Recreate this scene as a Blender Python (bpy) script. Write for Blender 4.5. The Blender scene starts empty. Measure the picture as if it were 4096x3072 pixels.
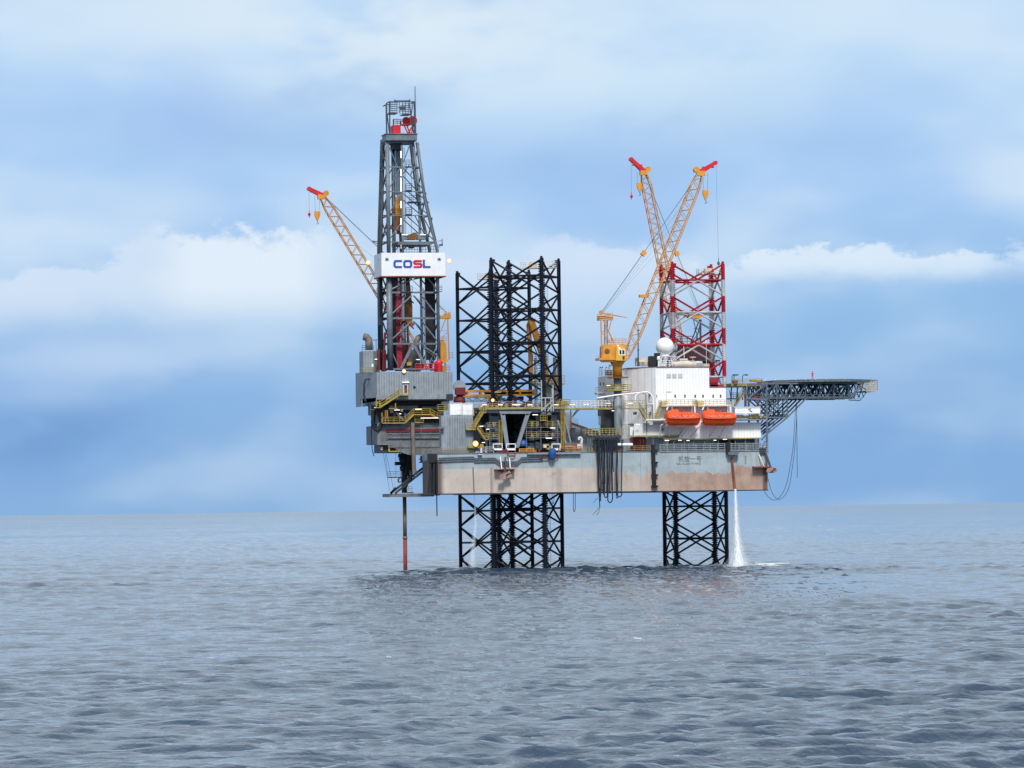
import bpy, bmesh, math, random
import numpy as np
from mathutils import Vector, Matrix
random.seed(7)
R = math.radians
S = bpy.context.scene
COL = S.collection

# ------------------------------------------------------------------ camera
# The rig is built in metres: X runs along the hull (stern to bow), Y away from the viewer, Z up from the water.
YAW, PITCH, ROLL = R(10.6), R(1.518), R(0.74)
FPX = 18300.0                       # focal length measured in 4096-wide picture units
fh = Vector((math.sin(YAW), math.cos(YAW), 0)); rh = Vector((math.cos(YAW), -math.sin(YAW), 0)); up = Vector((0, 0, 1))
CAM = Vector((0, 11, 0)) - fh*940 - rh*2.98 + up*13.3
F_ = (fh*math.cos(PITCH) + up*math.sin(PITCH)).normalized()
U0 = (up*math.cos(PITCH) - fh*math.sin(PITCH)).normalized()
R_ = rh*math.cos(ROLL) - U0*math.sin(ROLL); U_ = U0*math.cos(ROLL) + rh*math.sin(ROLL)
cd = bpy.data.cameras.new('camera'); cam = bpy.data.objects.new('camera', cd); COL.objects.link(cam)
cam.matrix_world = Matrix(((R_.x, U_.x, -F_.x, CAM.x), (R_.y, U_.y, -F_.y, CAM.y), (R_.z, U_.z, -F_.z, CAM.z), (0, 0, 0, 1)))
cd.sensor_width = 36; cd.lens = FPX/4096*36; cd.clip_start = 1; cd.clip_end = 60000
S.camera = cam

# ------------------------------------------------------------------ node helper
class NT:
    def __init__(s, tree): s.t = tree; s.n = tree.nodes; s.l = tree.links
    def new(s, typ, ins=None, **kw):
        n = s.n.new(typ)
        for k, v in kw.items(): setattr(n, k, v)
        for k, v in (ins or {}).items(): s.put(n.inputs[k], v)
        return n
    def put(s, sock, v):
        if isinstance(v, bpy.types.NodeSocket): s.l.new(v, sock)
        elif isinstance(v, bpy.types.Node): s.l.new(v.outputs[0], sock)
        else:
            if sock.type == 'RGBA' and len(v) == 3: v = (*v, 1)
            sock.default_value = v
    def m(s, op, a, b=0.0, c=0.0, clamp=False):
        n = s.n.new('ShaderNodeMath'); n.operation = op; n.use_clamp = clamp
        s.put(n.inputs[0], a); s.put(n.inputs[1], b); s.put(n.inputs[2], c); return n.outputs[0]
    def vdot(s, a, b):
        n = s.n.new('ShaderNodeVectorMath'); n.operation = 'DOT_PRODUCT'; s.put(n.inputs[0], a); s.put(n.inputs[1], b); return n.outputs['Value']
    def comb(s, x, y, z=0.0):
        n = s.n.new('ShaderNodeCombineXYZ'); s.put(n.inputs[0], x); s.put(n.inputs[1], y); s.put(n.inputs[2], z); return n.outputs[0]
    def noise(s, vec, scale, detail=4, rough=.55, dist=0.0, lo=None, hi=None):
        n = s.n.new('ShaderNodeTexNoise'); s.put(n.inputs['Vector'], vec)
        n.inputs['Scale'].default_value = scale; n.inputs['Detail'].default_value = detail
        n.inputs['Roughness'].default_value = rough; n.inputs['Distortion'].default_value = dist
        o = n.outputs[0]
        return o if lo is None else s.step(o, lo, hi)
    def step(s, x, lo, hi, a=0.0, b=1.0):
        n = s.n.new('ShaderNodeMapRange'); n.interpolation_type = 'SMOOTHSTEP'
        s.put(n.inputs[0], x); n.inputs[1].default_value = lo; n.inputs[2].default_value = hi
        n.inputs[3].default_value = a; n.inputs[4].default_value = b; return n.outputs[0]
    def mix(s, f, a, b):
        n = s.n.new('ShaderNodeMix'); n.data_type = 'RGBA'; s.put(n.inputs[0], f); s.put(n.inputs[6], a); s.put(n.inputs[7], b); return n.outputs[2]
def lin(r, g, b):
    f = lambda c: (c/255/12.92) if c/255 <= .04045 else ((c/255+.055)/1.055)**2.4
    return (f(r), f(g), f(b))

# ------------------------------------------------------------------ sky, sun, exposure
SUN_EL, sun_dir_h = R(48), (rh*0.16 - fh*0.95).normalized()
W = bpy.data.worlds.new('World'); S.world = W; W.use_nodes = True
T = NT(W.node_tree); T.n.clear()
sky = T.new('ShaderNodeTexSky'); sky.sky_type = 'NISHITA'; sky.sun_disc = False
sky.sun_elevation = SUN_EL; sky.sun_rotation = math.atan2(sun_dir_h.x, sun_dir_h.y); sky.dust_density = 1.5; sky.ozone_density = 1.5
tc = T.new('ShaderNodeTexCoord').outputs['Generated']
sep = T.new('ShaderNodeSeparateXYZ', {0: tc})
az = T.m('MULTIPLY', T.m('ARCTAN2', T.vdot(tc, tuple(rh)), T.vdot(tc, tuple(fh))), 57.2958)
el = T.m('MULTIPLY', T.m('ARCSINE', sep.outputs[2]), 57.2958)
def blob(a0, e0, ra, re, soft=1.0):                     # soft elliptic weight centred on azimuth a0, elevation e0 (degrees)
    da = T.m('DIVIDE', T.m('SUBTRACT', az, a0), ra); de = T.m('DIVIDE', T.m('SUBTRACT', el, e0), re)
    d = T.m('SQRT', T.m('ADD', T.m('MULTIPLY', da, da), T.m('MULTIPLY', de, de)))
    return T.step(d, 0.0, soft, 1.0, 0.0)
cr = T.new('ShaderNodeValToRGB', {0: T.m('DIVIDE', T.m('ABSOLUTE', el), 12.0, clamp=True)})
stops = [(0, (137, 178, 223)), (.08, (137, 179, 225)), (.2, (150, 191, 233)), (.32, (168, 204, 244)), (.45, (184, 215, 247)), (.7, (200, 224, 248)), (1, (206, 226, 246))]
els = cr.color_ramp.elements
els[0].position, els[0].color = 0, (*lin(*stops[0][1]), 1); els[1].position, els[1].color = 1, (*lin(*stops[-1][1]), 1)
for p, c in stops[1:-1]:
    e = els.new(p); e.color = (*lin(*c), 1)
base = cr.outputs[0]
v_soft = T.comb(T.m('MULTIPLY', az, .16), T.m('MULTIPLY', el, .34), 3.1)
n_soft = T.noise(v_soft, 1.6, 3, .45)
base = T.mix(T.m('MULTIPLY', T.m('MULTIPLY', T.step(n_soft, .44, .66), T.step(el, 1.0, 4.0, .45, 1.0)), .8), base, (*lin(212, 231, 248), 1))
base = T.mix(T.m('MULTIPLY', T.step(n_soft, .50, .25), .38), base, (*lin(130, 172, 223), 1))
for a0, e0, ra, re, k, c in [(-5.9, .95, 2.4, .9, .55, (104, 148, 204)), (5.3, .8, 3.2, 1.5, .5, (124, 168, 220)), (-1.2, 1.2, 3.2, .8, .2, (138, 178, 232)),
                             (-4.6, 5.2, 1.6, 1.0, .5, (158, 194, 242)), (4.6, 4.3, 2.2, 1.0, .4, (160, 198, 244)), (-2.0, 4.6, 1.5, 1.6, .35, (160, 202, 248)),
                             (-1.2, 6.1, 5.0, 2.0, 1.0, (220, 236, 248)), (2.2, 5.5, 3.2, 1.5, .75, (210, 232, 248)), (6.0, 6.3, 2.0, .6, .6, (206, 230, 250)), (-4.4, 3.8, 2.2, .5, .3, (200, 222, 246)),
                             (-5.0, 1.9, 3.0, .6, .85, (188, 212, 242)), (-6.0, 1.45, 2.0, .35, .5, (176, 204, 240)), (-3.9, 4.9, 1.1, 1.2, .4, (160, 192, 240)), (-4.9, 3.75, 1.9, .6, .5, (196, 220, 246)), (1.5, 3.6, 2.0, .7, .4, (168, 202, 246)), (-6.3, 6.4, 1.6, .5, .6, (200, 224, 244)), (4.6, 3.05, .9, .2, .4, (204, 226, 248))]:
    base = T.mix(T.m('MULTIPLY', T.m('MULTIPLY', blob(a0, e0, ra, re), T.noise(v_soft, 4.0, 3, .5, lo=.25, hi=.6)), k), base, (*lin(*c), 1))
# the low bank of cumulus: billowed upper edge, soft base
v_c = T.comb(az, T.m('MULTIPLY', el, 1.5), 0.0)
bil = T.m('ADD', T.m('MULTIPLY', T.m('SUBTRACT', T.noise(v_c, 1.2, 5, .55), .5), 1.0), T.m('MULTIPLY', T.m('SUBTRACT', T.noise(v_c, 5.0, 4, .6), .5), .35))
def bank(a0, a1, top0, top1, bot, soft_b, k, c, sl=.12):
    t = T.m('DIVIDE', T.m('SUBTRACT', az, a0), a1-a0)
    top = T.m('ADD', T.m('ADD', T.m('MULTIPLY', t, top1-top0), top0), bil)
    up_ = T.step(T.m('SUBTRACT', el, top), -sl, sl*.6, 1, 0)
    dn = T.step(T.m('ADD', el, T.m('MULTIPLY', bil, .25)), bot-soft_b, bot+soft_b, 0, 1)
    side = T.m('MULTIPLY', T.step(az, a0-.5, a0+.5), T.step(az, a1-.6, a1+.4, 1, 0))
    return T.m('MULTIPLY', T.m('MULTIPLY', up_, dn), T.m('MULTIPLY', side, k)), c
for args in [(-9.0, -4.3, 2.55, 3.35, 2.45, .35, .85, (212, 228, 247)), (-4.4, -2.2, 3.45, 3.4, 2.5, .35, .95, (226, 238, 251)), (-2.2, .8, 2.95, 3.3, 2.5, .4, .7, (208, 226, 248)),
             (.6, 2.4, 3.35, 3.15, 2.7, .3, .7, (214, 230, 249)), (2.3, 6.2, 3.05, 3.15, 2.85, .18, .9, (220, 236, 250), .08), (5.0, 9.5, 3.15, 3.05, 2.85, .25, .8, (212, 231, 250))]:
    f, c = bank(*args); base = T.mix(f, base, (*lin(*c), 1))
skyc = T.new('ShaderNodeVectorMath', {0: sky.outputs[0], 1: (.10, .10, .10)}, operation='MULTIPLY').outputs[0]
high = T.mix(T.noise(T.comb(T.m('MULTIPLY', sep.outputs[0], 1.0), sep.outputs[1], sep.outputs[2]), 1.7, 5, .55, lo=.3, hi=.62), skyc, (.84, .95, 1.08, 1))
col = T.mix(T.step(el, 9, 26), base, high)
bg = T.new('ShaderNodeBackground', {0: col, 1: 1.0}); T.new('ShaderNodeOutputWorld', {0: bg.outputs[0]})
sd = bpy.data.lights.new('sun', 'SUN'); sd.energy = 3.4; sd.angle = R(10); sd.color = (1, .96, .9)
so = bpy.data.objects.new('sun', sd); COL.objects.link(so)
so.rotation_euler = (-(sun_dir_h*math.cos(SUN_EL) + up*math.sin(SUN_EL))).to_track_quat('-Z', 'Y').to_euler()
S.view_settings.view_transform = 'Standard'; S.view_settings.look = 'None'; S.view_settings.exposure = 0.0; S.view_settings.gamma = 1
S.render.engine = 'CYCLES'

# ------------------------------------------------------------------ measuring: picture point + depth plane -> place on the rig
def q(u, v, Y):
    d = F_ + R_*((u-2048)/FPX) - U_*((v-1536)/FPX)
    return CAM + d*((Y-CAM.y)/d.y)

# ------------------------------------------------------------------ materials
def mat(name, c, rough=.55, metal=0.0, var=.18, scale=.6, rust=0.0, seam=0.0, streak=0.0, spec=.4):
    m = bpy.data.materials.new(name); m.use_nodes = True; t = NT(m.node_tree)
    b = t.n['Principled BSDF']; pos = t.new('ShaderNodeNewGeometry').outputs['Position']
    col = t.mix(t.noise(pos, scale, 6, .6, lo=.3, hi=.7), tuple(x*(1-var) for x in c)+(1,), tuple(min(1, x*(1+var*.5)) for x in c)+(1,))
    sp = t.new('ShaderNodeSeparateXYZ', {0: pos})
    if streak:
        vv = t.comb(t.m('MULTIPLY', sp.outputs[0], 1.6), t.m('MULTIPLY', sp.outputs[1], 1.6), t.m('MULTIPLY', sp.outputs[2], .1))
        col = t.mix(t.m('MULTIPLY', t.noise(vv, 1.0, 4, .6, lo=.5, hi=.75), streak), col, (c[0]*.55, c[1]*.45, c[2]*.36, 1))
    if rust:
        col = t.mix(t.m('MULTIPLY', t.noise(pos, .9, 8, .7, lo=.58, hi=.70), rust), col, (.16, .06, .03, 1))
    if seam:                                          # pressed vertical panel joints, real pitch in metres
        k = t.m('FRACT', t.m('DIVIDE', t.m('ADD', sp.outputs[0], sp.outputs[1]), seam))
        g = t.m('LESS_THAN', t.m('ABSOLUTE', t.m('SUBTRACT', k, .5)), .09)
        col = t.mix(t.m('MULTIPLY', g, .2 if c[0] > .5 else .5), col, (c[0]*.35, c[1]*.35, c[2]*.36, 1))
        bn = t.new('ShaderNodeBump', {'Strength': .5, 'Distance': .05, 'Height': t.m('SUBTRACT', 1.0, g)})
        t.put(b.inputs['Normal'], bn.outputs[0])
    t.put(b.inputs['Base Color'], col); b.inputs['Roughness'].default_value = rough; b.inputs['Metallic'].default_value = metal
    b.inputs['Specular IOR Level'].default_value = spec
    return m
def emat(name, c, s):
    m = bpy.data.materials.new(name); m.use_nodes = True; b = m.node_tree.nodes['Principled BSDF']
    b.inputs['Base Color'].default_value = (*c, 1); b.inputs['Emission Color'].default_value = (*c, 1); b.inputs['Emission Strength'].default_value = s; return m
M = dict(
 leg=mat('leg_paint', (.005, .009, .020), .5, var=.5, rust=.35, spec=.2), legred=mat('leg_red_paint', (.36, .008, .02), .5, var=.3, streak=.4, spec=.25), legwhite=mat('leg_white_paint', (.44, .45, .48), .5, var=.3, streak=.7, rust=.35),
 whitebox=mat('white_box_paint', (.78, .80, .84), .5, var=.05, streak=.12),
 steel=mat('galvanised_steel', (.07, .088, .108), .45, .2, var=.3), steelL=mat('light_steel', (.155, .185, .215), .5, .1, var=.25), dark=mat('dark_steel', (.035, .042, .055), .6, var=.4), black=mat('black_equipment', (.012, .014, .02), .6, var=.4),
 greyw=mat('grey_wall_paint', (.27, .31, .35), .55, var=.16, seam=.52, streak=.35), greyp=mat('grey_plate_paint', (.25, .29, .33), .55, var=.2, streak=.45, rust=.12), greyd=mat('grey_shop_plate', (.13, .155, .185), .6, var=.3, streak=.4, rust=.2),
 white=mat('white_wall_paint', (.87, .87, .88), .5, var=.05, seam=.62, streak=.10), whitep=mat('white_plate_paint', (.84, .845, .85), .45, var=.08, streak=.2), whited=mat('white_dirty_paint', (.64, .64, .63), .5, var=.15, streak=.4, rust=.12),
 crimson=mat('darkened_red_paint', (.30, .012, .03), .5, var=.35),  # red darkened in the colour for the shaded standpipe
 yel=mat('yellow_paint', (.36, .26, .055), .5, var=.3, streak=.3, rust=.1), orange=mat('crane_orange_paint', (.66, .29, .035), .45, var=.2, streak=.3), boomc=mat('boom_ochre_paint', (.55, .27, .09), .5, var=.2), brown=mat('rusty_brown_paint', (.22, .08, .022), .6, var=.3, rust=.4),
 red=mat('red_paint', (.62, .018, .028), .45, var=.2), maroon=mat('dark_red_paint', (.14, .015, .02), .6, var=.3), boat=mat('lifeboat_orange', (.86, .085, .012), .4, var=.12, streak=.12), blue=mat('blue_paint', (.02, .09, .30), .5),
 glass=mat('dark_glass', (.02, .025, .03), .1, spec=.8), rope=mat('wire_rope', (.10, .11, .13), .6), hose=mat('rubber_hose', (.012, .022, .045), .6), rail=mat('yellow_rail', (.42, .32, .08), .5, var=.2), railw=mat('white_rail', (.7, .7, .68), .5),
 deck=mat('green_deck_coating', (.10, .14, .13), .7), skin=mat('skin', (.45, .26, .18), .5), logoblue=mat('logo_blue', (.02, .08, .36), .5, var=.05), logored=mat('logo_red', (.55, .01, .05), .5, var=.05), letter=mat('faded_black_lettering', (.13, .15, .17), .7),
 rustp=mat('rust_red_plate', (.26, .085, .04), .65, var=.35, rust=.6), pipe=mat('weathered_pipe', (.20, .17, .15), .55, var=.3), beige=mat('beige_gel_coat', (.60, .53, .42), .5, var=.2, streak=.3),
 steelV=mat('strut_paint', (.215, .25, .285), .5, var=.15, streak=.3), steelW=mat('pale_steel', (.42, .45, .48), .5, var=.2), yel2=mat('olive_deck_edge', (.30, .25, .09), .6, var=.35, streak=.4), yelrail=mat('worn_yellow_rail', (.36, .30, .12), .55, var=.3), orangeR=mat('orange_red_rail', (.5, .14, .04), .5, var=.3),
 yelcab=mat('cab_yellow', (.72, .42, .05), .45, var=.12), rustroof=mat('rusty_roof_edge', (.20, .13, .12), .6, rust=.4), ventgrey=mat('vent_grey', (.55, .55, .54), .6), beigeY=mat('buff_paint', (.58, .46, .20), .5), pinkwhite=mat('dusty_white_paint', (.60, .52, .51), .5), boatd=mat('boat_trim', (.55, .05, .015), .5),
 domewhite=mat('dome_white', (.82, .82, .80), .45, var=.03), navy=mat('navy_steel', (.03, .055, .095), .5, var=.3), steelB=mat('blue_grey_steel', (.115, .155, .205), .5, var=.25), anchorp=mat('faded_pink_primer', (.36, .22, .20), .6, var=.3),
 conred=mat('dull_red_pipe', (.24, .04, .04), .6, var=.3, streak=.5), housedark=mat('crane_house_dark_red', (.055, .010, .016), .6, var=.4),
 greyd2=mat('grimy_beam_paint', (.17, .185, .20), .6, var=.3, streak=.6, rust=.3),
 strip=emat('strip_lamp', (1, .96, .84), .9), lamp=emat('sodium_lamp', (1, .42, .05), 1.6), lampc=emat('sodium_core', (1, .85, .45), 2.2))
HX0 = q(1752, 1900, 0).x
def hull_material():
    m = bpy.data.materials.new('hull_paint'); m.use_nodes = True; t = NT(m.node_tree); b = t.n['Principled BSDF']
    pos = t.new('ShaderNodeNewGeometry').outputs['Position']; s = t.new('ShaderNodeSeparateXYZ', {0: pos}); X, Y, Z = s.outputs
    up_c = t.mix(t.noise(pos, .25, 6, .6, lo=.3, hi=.7), (.27, .335, .375, 1), (.37, .435, .465, 1))
    lo_c = t.mix(t.noise(pos, .18, 6, .6, lo=.3, hi=.7), (.44, .375, .33, 1), (.55, .475, .425, 1))
    lo_c = t.mix(t.step(X, 14, 34), lo_c, t.mix(t.noise(pos, .35, 6, .6, lo=.3, hi=.7), (.31, .205, .155, 1), (.43, .305, .245, 1)))
    # repainted patch: the grey comes down in an uneven edge forward of midships
    edge = t.m('ADD', 20.75, t.m('MULTIPLY', t.step(X, 10, 22), t.m('SUBTRACT', t.m('MULTIPLY', t.noise(t.comb(X, 0.0, 7.0), .30, 6, .62), 5.5), 4.0)))
    edge = t.m('ADD', edge, t.m('MULTIPLY', t.step(X, 40.0, 41.0), .9))
    f = t.step(t.m('SUBTRACT', Z, edge), -.06, .06)
    col = t.mix(f, lo_c, up_c)
    wear = t.noise(t.comb(t.m('MULTIPLY', X, .35), t.m('MULTIPLY', Y, .35), t.m('MULTIPLY', Z, .5)), 1.3, 8, .7, lo=.56, hi=.66)
    col = t.mix(t.m('MULTIPLY', wear, .35), col, (.20, .13, .10, 1))
    sv = t.comb(t.m('MULTIPLY', X, 1.2), t.m('MULTIPLY', Y, 1.2), t.m('MULTIPLY', Z, .12))
    col = t.mix(t.m('MULTIPLY', t.noise(sv, 1.0, 6, .65, lo=.52, hi=.75), .4), col, (.13, .10, .08, 1))
    ln = t.m('MULTIPLY', t.m('LESS_THAN', t.m('ABSOLUTE', t.m('SUBTRACT', t.m('FRACT', t.m('DIVIDE', X, 6.1)), .5)), .006), .35)      # plate welds
    col = t.mix(ln, col, (.12, .11, .10, 1))
    for x0, w, k, z1 in [(-9.6, .45, .5, 21.2), (47.4, .8, .9, 21.4), (4.4, .9, .25, 21), (56.5, 2.2, .45, 20.6), (HX0, 1.5, .9, 22.9)]:    # rust runs below outlets; last entry: stern face, brown with its shade painted in
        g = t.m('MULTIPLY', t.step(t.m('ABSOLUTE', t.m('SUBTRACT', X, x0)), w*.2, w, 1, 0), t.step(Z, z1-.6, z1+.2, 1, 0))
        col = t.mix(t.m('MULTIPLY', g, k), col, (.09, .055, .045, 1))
    t.put(b.inputs['Base Color'], col); b.inputs['Roughness'].default_value = .6
    return m
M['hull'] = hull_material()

# ------------------------------------------------------------------ mesh collector
class MB:
    def __init__(s): s.v = []; s.f = []; s.mi = []; s.cur = 0
    def add(s, vs, fs):
        n = len(s.v); s.v += [tuple(x) for x in vs]; s.f += [tuple(i+n for i in f) for f in fs]; s.mi += [s.cur]*len(fs); return s
    def box(s, x0, x1, y0, y1, z0, z1):
        x0, x1 = sorted((x0, x1)); y0, y1 = sorted((y0, y1)); z0, z1 = sorted((z0, z1))
        return s.add([(x0, y0, z0), (x1, y0, z0), (x1, y1, z0), (x0, y1, z0), (x0, y0, z1), (x1, y0, z1), (x1, y1, z1), (x0, y1, z1)],
                     [(0, 3, 2, 1), (4, 5, 6, 7), (0, 1, 5, 4), (1, 2, 6, 5), (2, 3, 7, 6), (3, 0, 4, 7)])
    def pb(s, u0, v0, u1, v1, Y, d):                    # box whose near face spans the measured rectangle on plane Y, d metres deep
        um, vm = (u0+u1)/2, (v0+v1)/2
        return s.box(q(u0, vm, Y).x, q(u1, vm, Y).x, Y, Y+d, q(um, v1, Y).z, q(um, v0, Y).z)
    def prism(s, pts, z0, z1):                          # plan polygon (x,y)
        n = len(pts); a = sum(pts[i][0]*pts[(i+1) % n][1]-pts[(i+1) % n][0]*pts[i][1] for i in range(n))
        if a < 0: pts = pts[::-1]
        return s.add([(x, y, z0) for x, y in pts]+[(x, y, z1) for x, y in pts], [tuple(range(n-1, -1, -1)), tuple(range(n, 2*n))]+[(i, (i+1) % n, (i+1) % n+n, i+n) for i in range(n)])
    def slab(s, pts, y0, y1):                           # outline in x,z with thickness in y
        n = len(pts); a = sum(pts[i][0]*pts[(i+1) % n][1]-pts[(i+1) % n][0]*pts[i][1] for i in range(n))
        if a < 0: pts = pts[::-1]
        return s.add([(x, y0, z) for x, z in pts]+[(x, y1, z) for x, z in pts], [tuple(range(n)), tuple(range(2*n-1, n-1, -1))]+[(i, i+n, (i+1) % n+n, (i+1) % n) for i in range(n)])
    def ps(s, uv, Y, d):
        P = [q(u, v, Y) for u, v in uv]; return s.slab([(p.x, p.z) for p in P], Y, Y+d)
    def tube(s, a, b, r, n=6, r2=None):
        a, b = Vector(a), Vector(b); d = (b-a)
        if d.length < 1e-6: return s
        d.normalize(); x = d.orthogonal().normalized() if abs(d.z) > .99 else d.cross(up).normalized(); y = d.cross(x); r2 = r if r2 is None else r2
        ring = lambda c, rr: [c + x*(rr*math.cos(2*math.pi*i/n)) + y*(rr*math.sin(2*math.pi*i/n)) for i in range(n)]
        return s.add(ring(a, r)+ring(b, r2), [(i, i+n, (i+1) % n+n, (i+1) % n) for i in range(n)]+[tuple(range(n)), tuple(range(2*n-1, n-1, -1))])
    def path(s, P, r, n=5):
        P = [Vector(p) for p in P]; rings = []
        for i, p in enumerate(P):
            d = (P[min(i+1, len(P)-1)]-P[max(i-1, 0)]).normalized(); ref = Vector((0.13, 1, 0.07)).normalized()
            x = d.cross(ref).normalized(); y = d.cross(x)
            rings.append([p + x*(r*math.cos(2*math.pi*j/n)) + y*(r*math.sin(2*math.pi*j/n)) for j in range(n)])
        vs = [v for g in rings for v in g]; fs = []
        for i in range(len(P)-1):
            for j in range(n): fs.append((i*n+j, i*n+(j+1) % n, (i+1)*n+(j+1) % n, (i+1)*n+j))
        fs += [tuple(range(n-1, -1, -1)), tuple((len(P)-1)*n+j for j in range(n))]
        return s.add(vs, fs)
    def bar(s, a, b, w, h=None):                        # rectangular bar, w wide, h in the other direction
        a, b = Vector(a), Vector(b); d = (b-a).normalized(); h = h or w
        x = (Vector((0, 1, 0)) if abs(d.y) < .9 else Vector((1, 0, 0))); x = (x - d*x.dot(d)).normalized(); y = d.cross(x)
        c = lambda p: [p+x*(w/2)*i+y*(h/2)*j for i, j in ((-1, -1), (1, -1), (1, 1), (-1, 1))]
        return s.add(c(a)+c(b), [(0, 1, 5, 4), (1, 2, 6, 5), (2, 3, 7, 6), (3, 0, 4, 7), (3, 2, 1, 0), (4, 5, 6, 7)])
    def lathe(s, c, prof, n=20, axis='z'):              # prof: (radius, height)
        vs = []; fs = []; c = Vector(c)
        for r, h in prof:
            for i in range(n):
                a = 2*math.pi*i/n; p = (r*math.cos(a), r*math.sin(a), h)
                if axis == 'x': p = (h, p[0], p[1])
                if axis == 'y': p = (p[1], h, p[0])
                vs.append(c+Vector(p))
        for k in range(len(prof)-1):
            for i in range(n): fs.append((k*n+i, k*n+(i+1) % n, (k+1)*n+(i+1) % n, (k+1)*n+i))
        fs += [tuple(range(n-1, -1, -1)), tuple((len(prof)-1)*n+i for i in range(n))]
        return s.add(vs, fs)
    def rail(s, a, b, h=1.1, r=.03, gap=1.5, rails=3):
        a, b = Vector(a), Vector(b); L = (b-a).length; n = max(1, int(L/gap))
        for i in range(n+1): p = a.lerp(b, i/n); s.tube(p, p+up*h, r, 4)
        for k in range(rails): z = up*(h*(k+1)/rails); s.tube(a+z, b+z, r, 4)
        return s
    def lattice(s, a, b, wx, wy, bay, rc, rb, cross=True):   # vertical truss tower box
        a, b = Vector(a), Vector(b); n = max(1, round((b-a).length/bay))
        C = [Vector((i*wx/2, j*wy/2, 0)) for i, j in ((-1, -1), (1, -1), (1, 1), (-1, 1))]
        for c in C: s.tube(a+c, b+c, rc, 5)
        for k in range(n):
            p, t = a.lerp(b, k/n), a.lerp(b, (k+1)/n)
            for i in range(4):
                c, e = C[i], C[(i+1) % 4]; s.tube(t+c, t+e, rb, 4); s.tube(p+c, t+e, rb, 4)
                if cross: s.tube(p+e, t+c, rb, 4)
        return s
# every empty carries only a location; parts keep local coordinates relative to it. Sub-parts are built relative to the thing as well.
LOC = {}
def tag(o, label=None, cat=None, group=None, kind=None):
    for k, v in (('label', label), ('category', cat), ('group', group), ('kind', kind)):
        if v: o[k] = v
    return o
def thing(name, label, cat, loc=(0, 0, 0), group=None):
    o = bpy.data.objects.new(name, None); COL.objects.link(o); o.location = loc; o.empty_display_size = .5
    LOC[o] = Vector(loc); return tag(o, label, cat, group)
def clusters(mb):                                       # groups of touching pieces inside one collector
    n = len(mb.v); root = list(range(n))
    def find(a):
        while root[a] != a: root[a] = root[root[a]]; a = root[a]
        return a
    for f in mb.f:
        a = find(f[0])
        for b in f[1:]: root[find(b)] = a
    box = {}
    for i, (x, y, z) in enumerate(mb.v):
        r = find(i); b = box.get(r)
        box[r] = (x, y, z, x, y, z) if b is None else (min(b[0], x), min(b[1], y), min(b[2], z), max(b[3], x), max(b[4], y), max(b[5], z))
    ids = list(box)
    if len(ids) > 60 or len(ids) < 2: return None
    g = {k: k for k in ids}
    def fg(a):
        while g[a] != a: a = g[a]
        return a
    e = .12
    for i, a in enumerate(ids):
        for b in ids[i+1:]:
            A, B = box[a], box[b]
            if all(A[k]-e <= B[k+3] and B[k]-e <= A[k+3] for k in range(3)): g[fg(a)] = fg(b)
    return [fg(find(i)) for i in range(n)]
def part(mb, name, m, parent, smooth=False, label=None, split=True):
    cl = clusters(mb) if split else None
    if cl:
        names = sorted(set(cl))
        if 2 <= len(names) <= 10:
            first = None
            for c in names:
                s = MB(); ix = {}
                for i, v in enumerate(mb.v):
                    if cl[i] == c: ix[i] = len(s.v); s.v.append(v)
                for f, mi in zip(mb.f, mb.mi):
                    if f[0] in ix: s.f.append(tuple(ix[i] for i in f)); s.mi.append(mi)
                o = part(s, name, m, parent, smooth, label, False); first = first or o
            return first
    off = LOC[parent]
    me = bpy.data.meshes.new(name); me.from_pydata([(x-off.x, y-off.y, z-off.z) for x, y, z in mb.v], [], mb.f); me.update()
    ms = m if isinstance(m, (list, tuple)) else [m]
    for k in ms: me.materials.append(M[k] if isinstance(k, str) else k)
    if len(ms) > 1: me.polygons.foreach_set('material_index', mb.mi)
    if smooth: me.polygons.foreach_set('use_smooth', [True]*len(me.polygons))
    o = bpy.data.objects.new(name, me); COL.objects.link(o); o.parent = parent; LOC[o] = off
    if label: o['label'] = label
    return o
def solo(mb, name, m, label, cat, group=None, kind=None, smooth=False, base=None):   # a thing that is one mesh
    b = Vector(base) if base is not None else Vector(mb.v[0])
    me = bpy.data.meshes.new(name); me.from_pydata([(x-b.x, y-b.y, z-b.z) for x, y, z in mb.v], [], mb.f); me.update()
    ms = m if isinstance(m, (list, tuple)) else [m]
    for k in ms: me.materials.append(M[k] if isinstance(k, str) else k)
    if len(ms) > 1: me.polygons.foreach_set('material_index', mb.mi)
    if smooth: me.polygons.foreach_set('use_smooth', [True]*len(me.polygons))
    o = bpy.data.objects.new(name, me); COL.objects.link(o); o.location = b; LOC[o] = b
    return tag(o, label, cat, group, kind)
def copy_tree(o, parent=None):
    c = o.copy(); COL.objects.link(c); LOC[c] = LOC[o]
    if parent: c.parent = parent
    for ch in [x for x in list(bpy.data.objects) if x.parent == o]: copy_tree(ch, c)
    return c
def text_mesh(body, size, extr=.02):
    cu = bpy.data.curves.new('lettering', 'FONT'); cu.body = body; cu.size = size; cu.extrude = extr; cu.align_x = 'LEFT'
    o = bpy.data.objects.new('lettering', cu); COL.objects.link(o); bpy.context.view_layer.update()
    me = bpy.data.meshes.new_from_object(o.evaluated_get(bpy.context.evaluated_depsgraph_get()))
    bpy.data.objects.remove(o); return me

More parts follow.
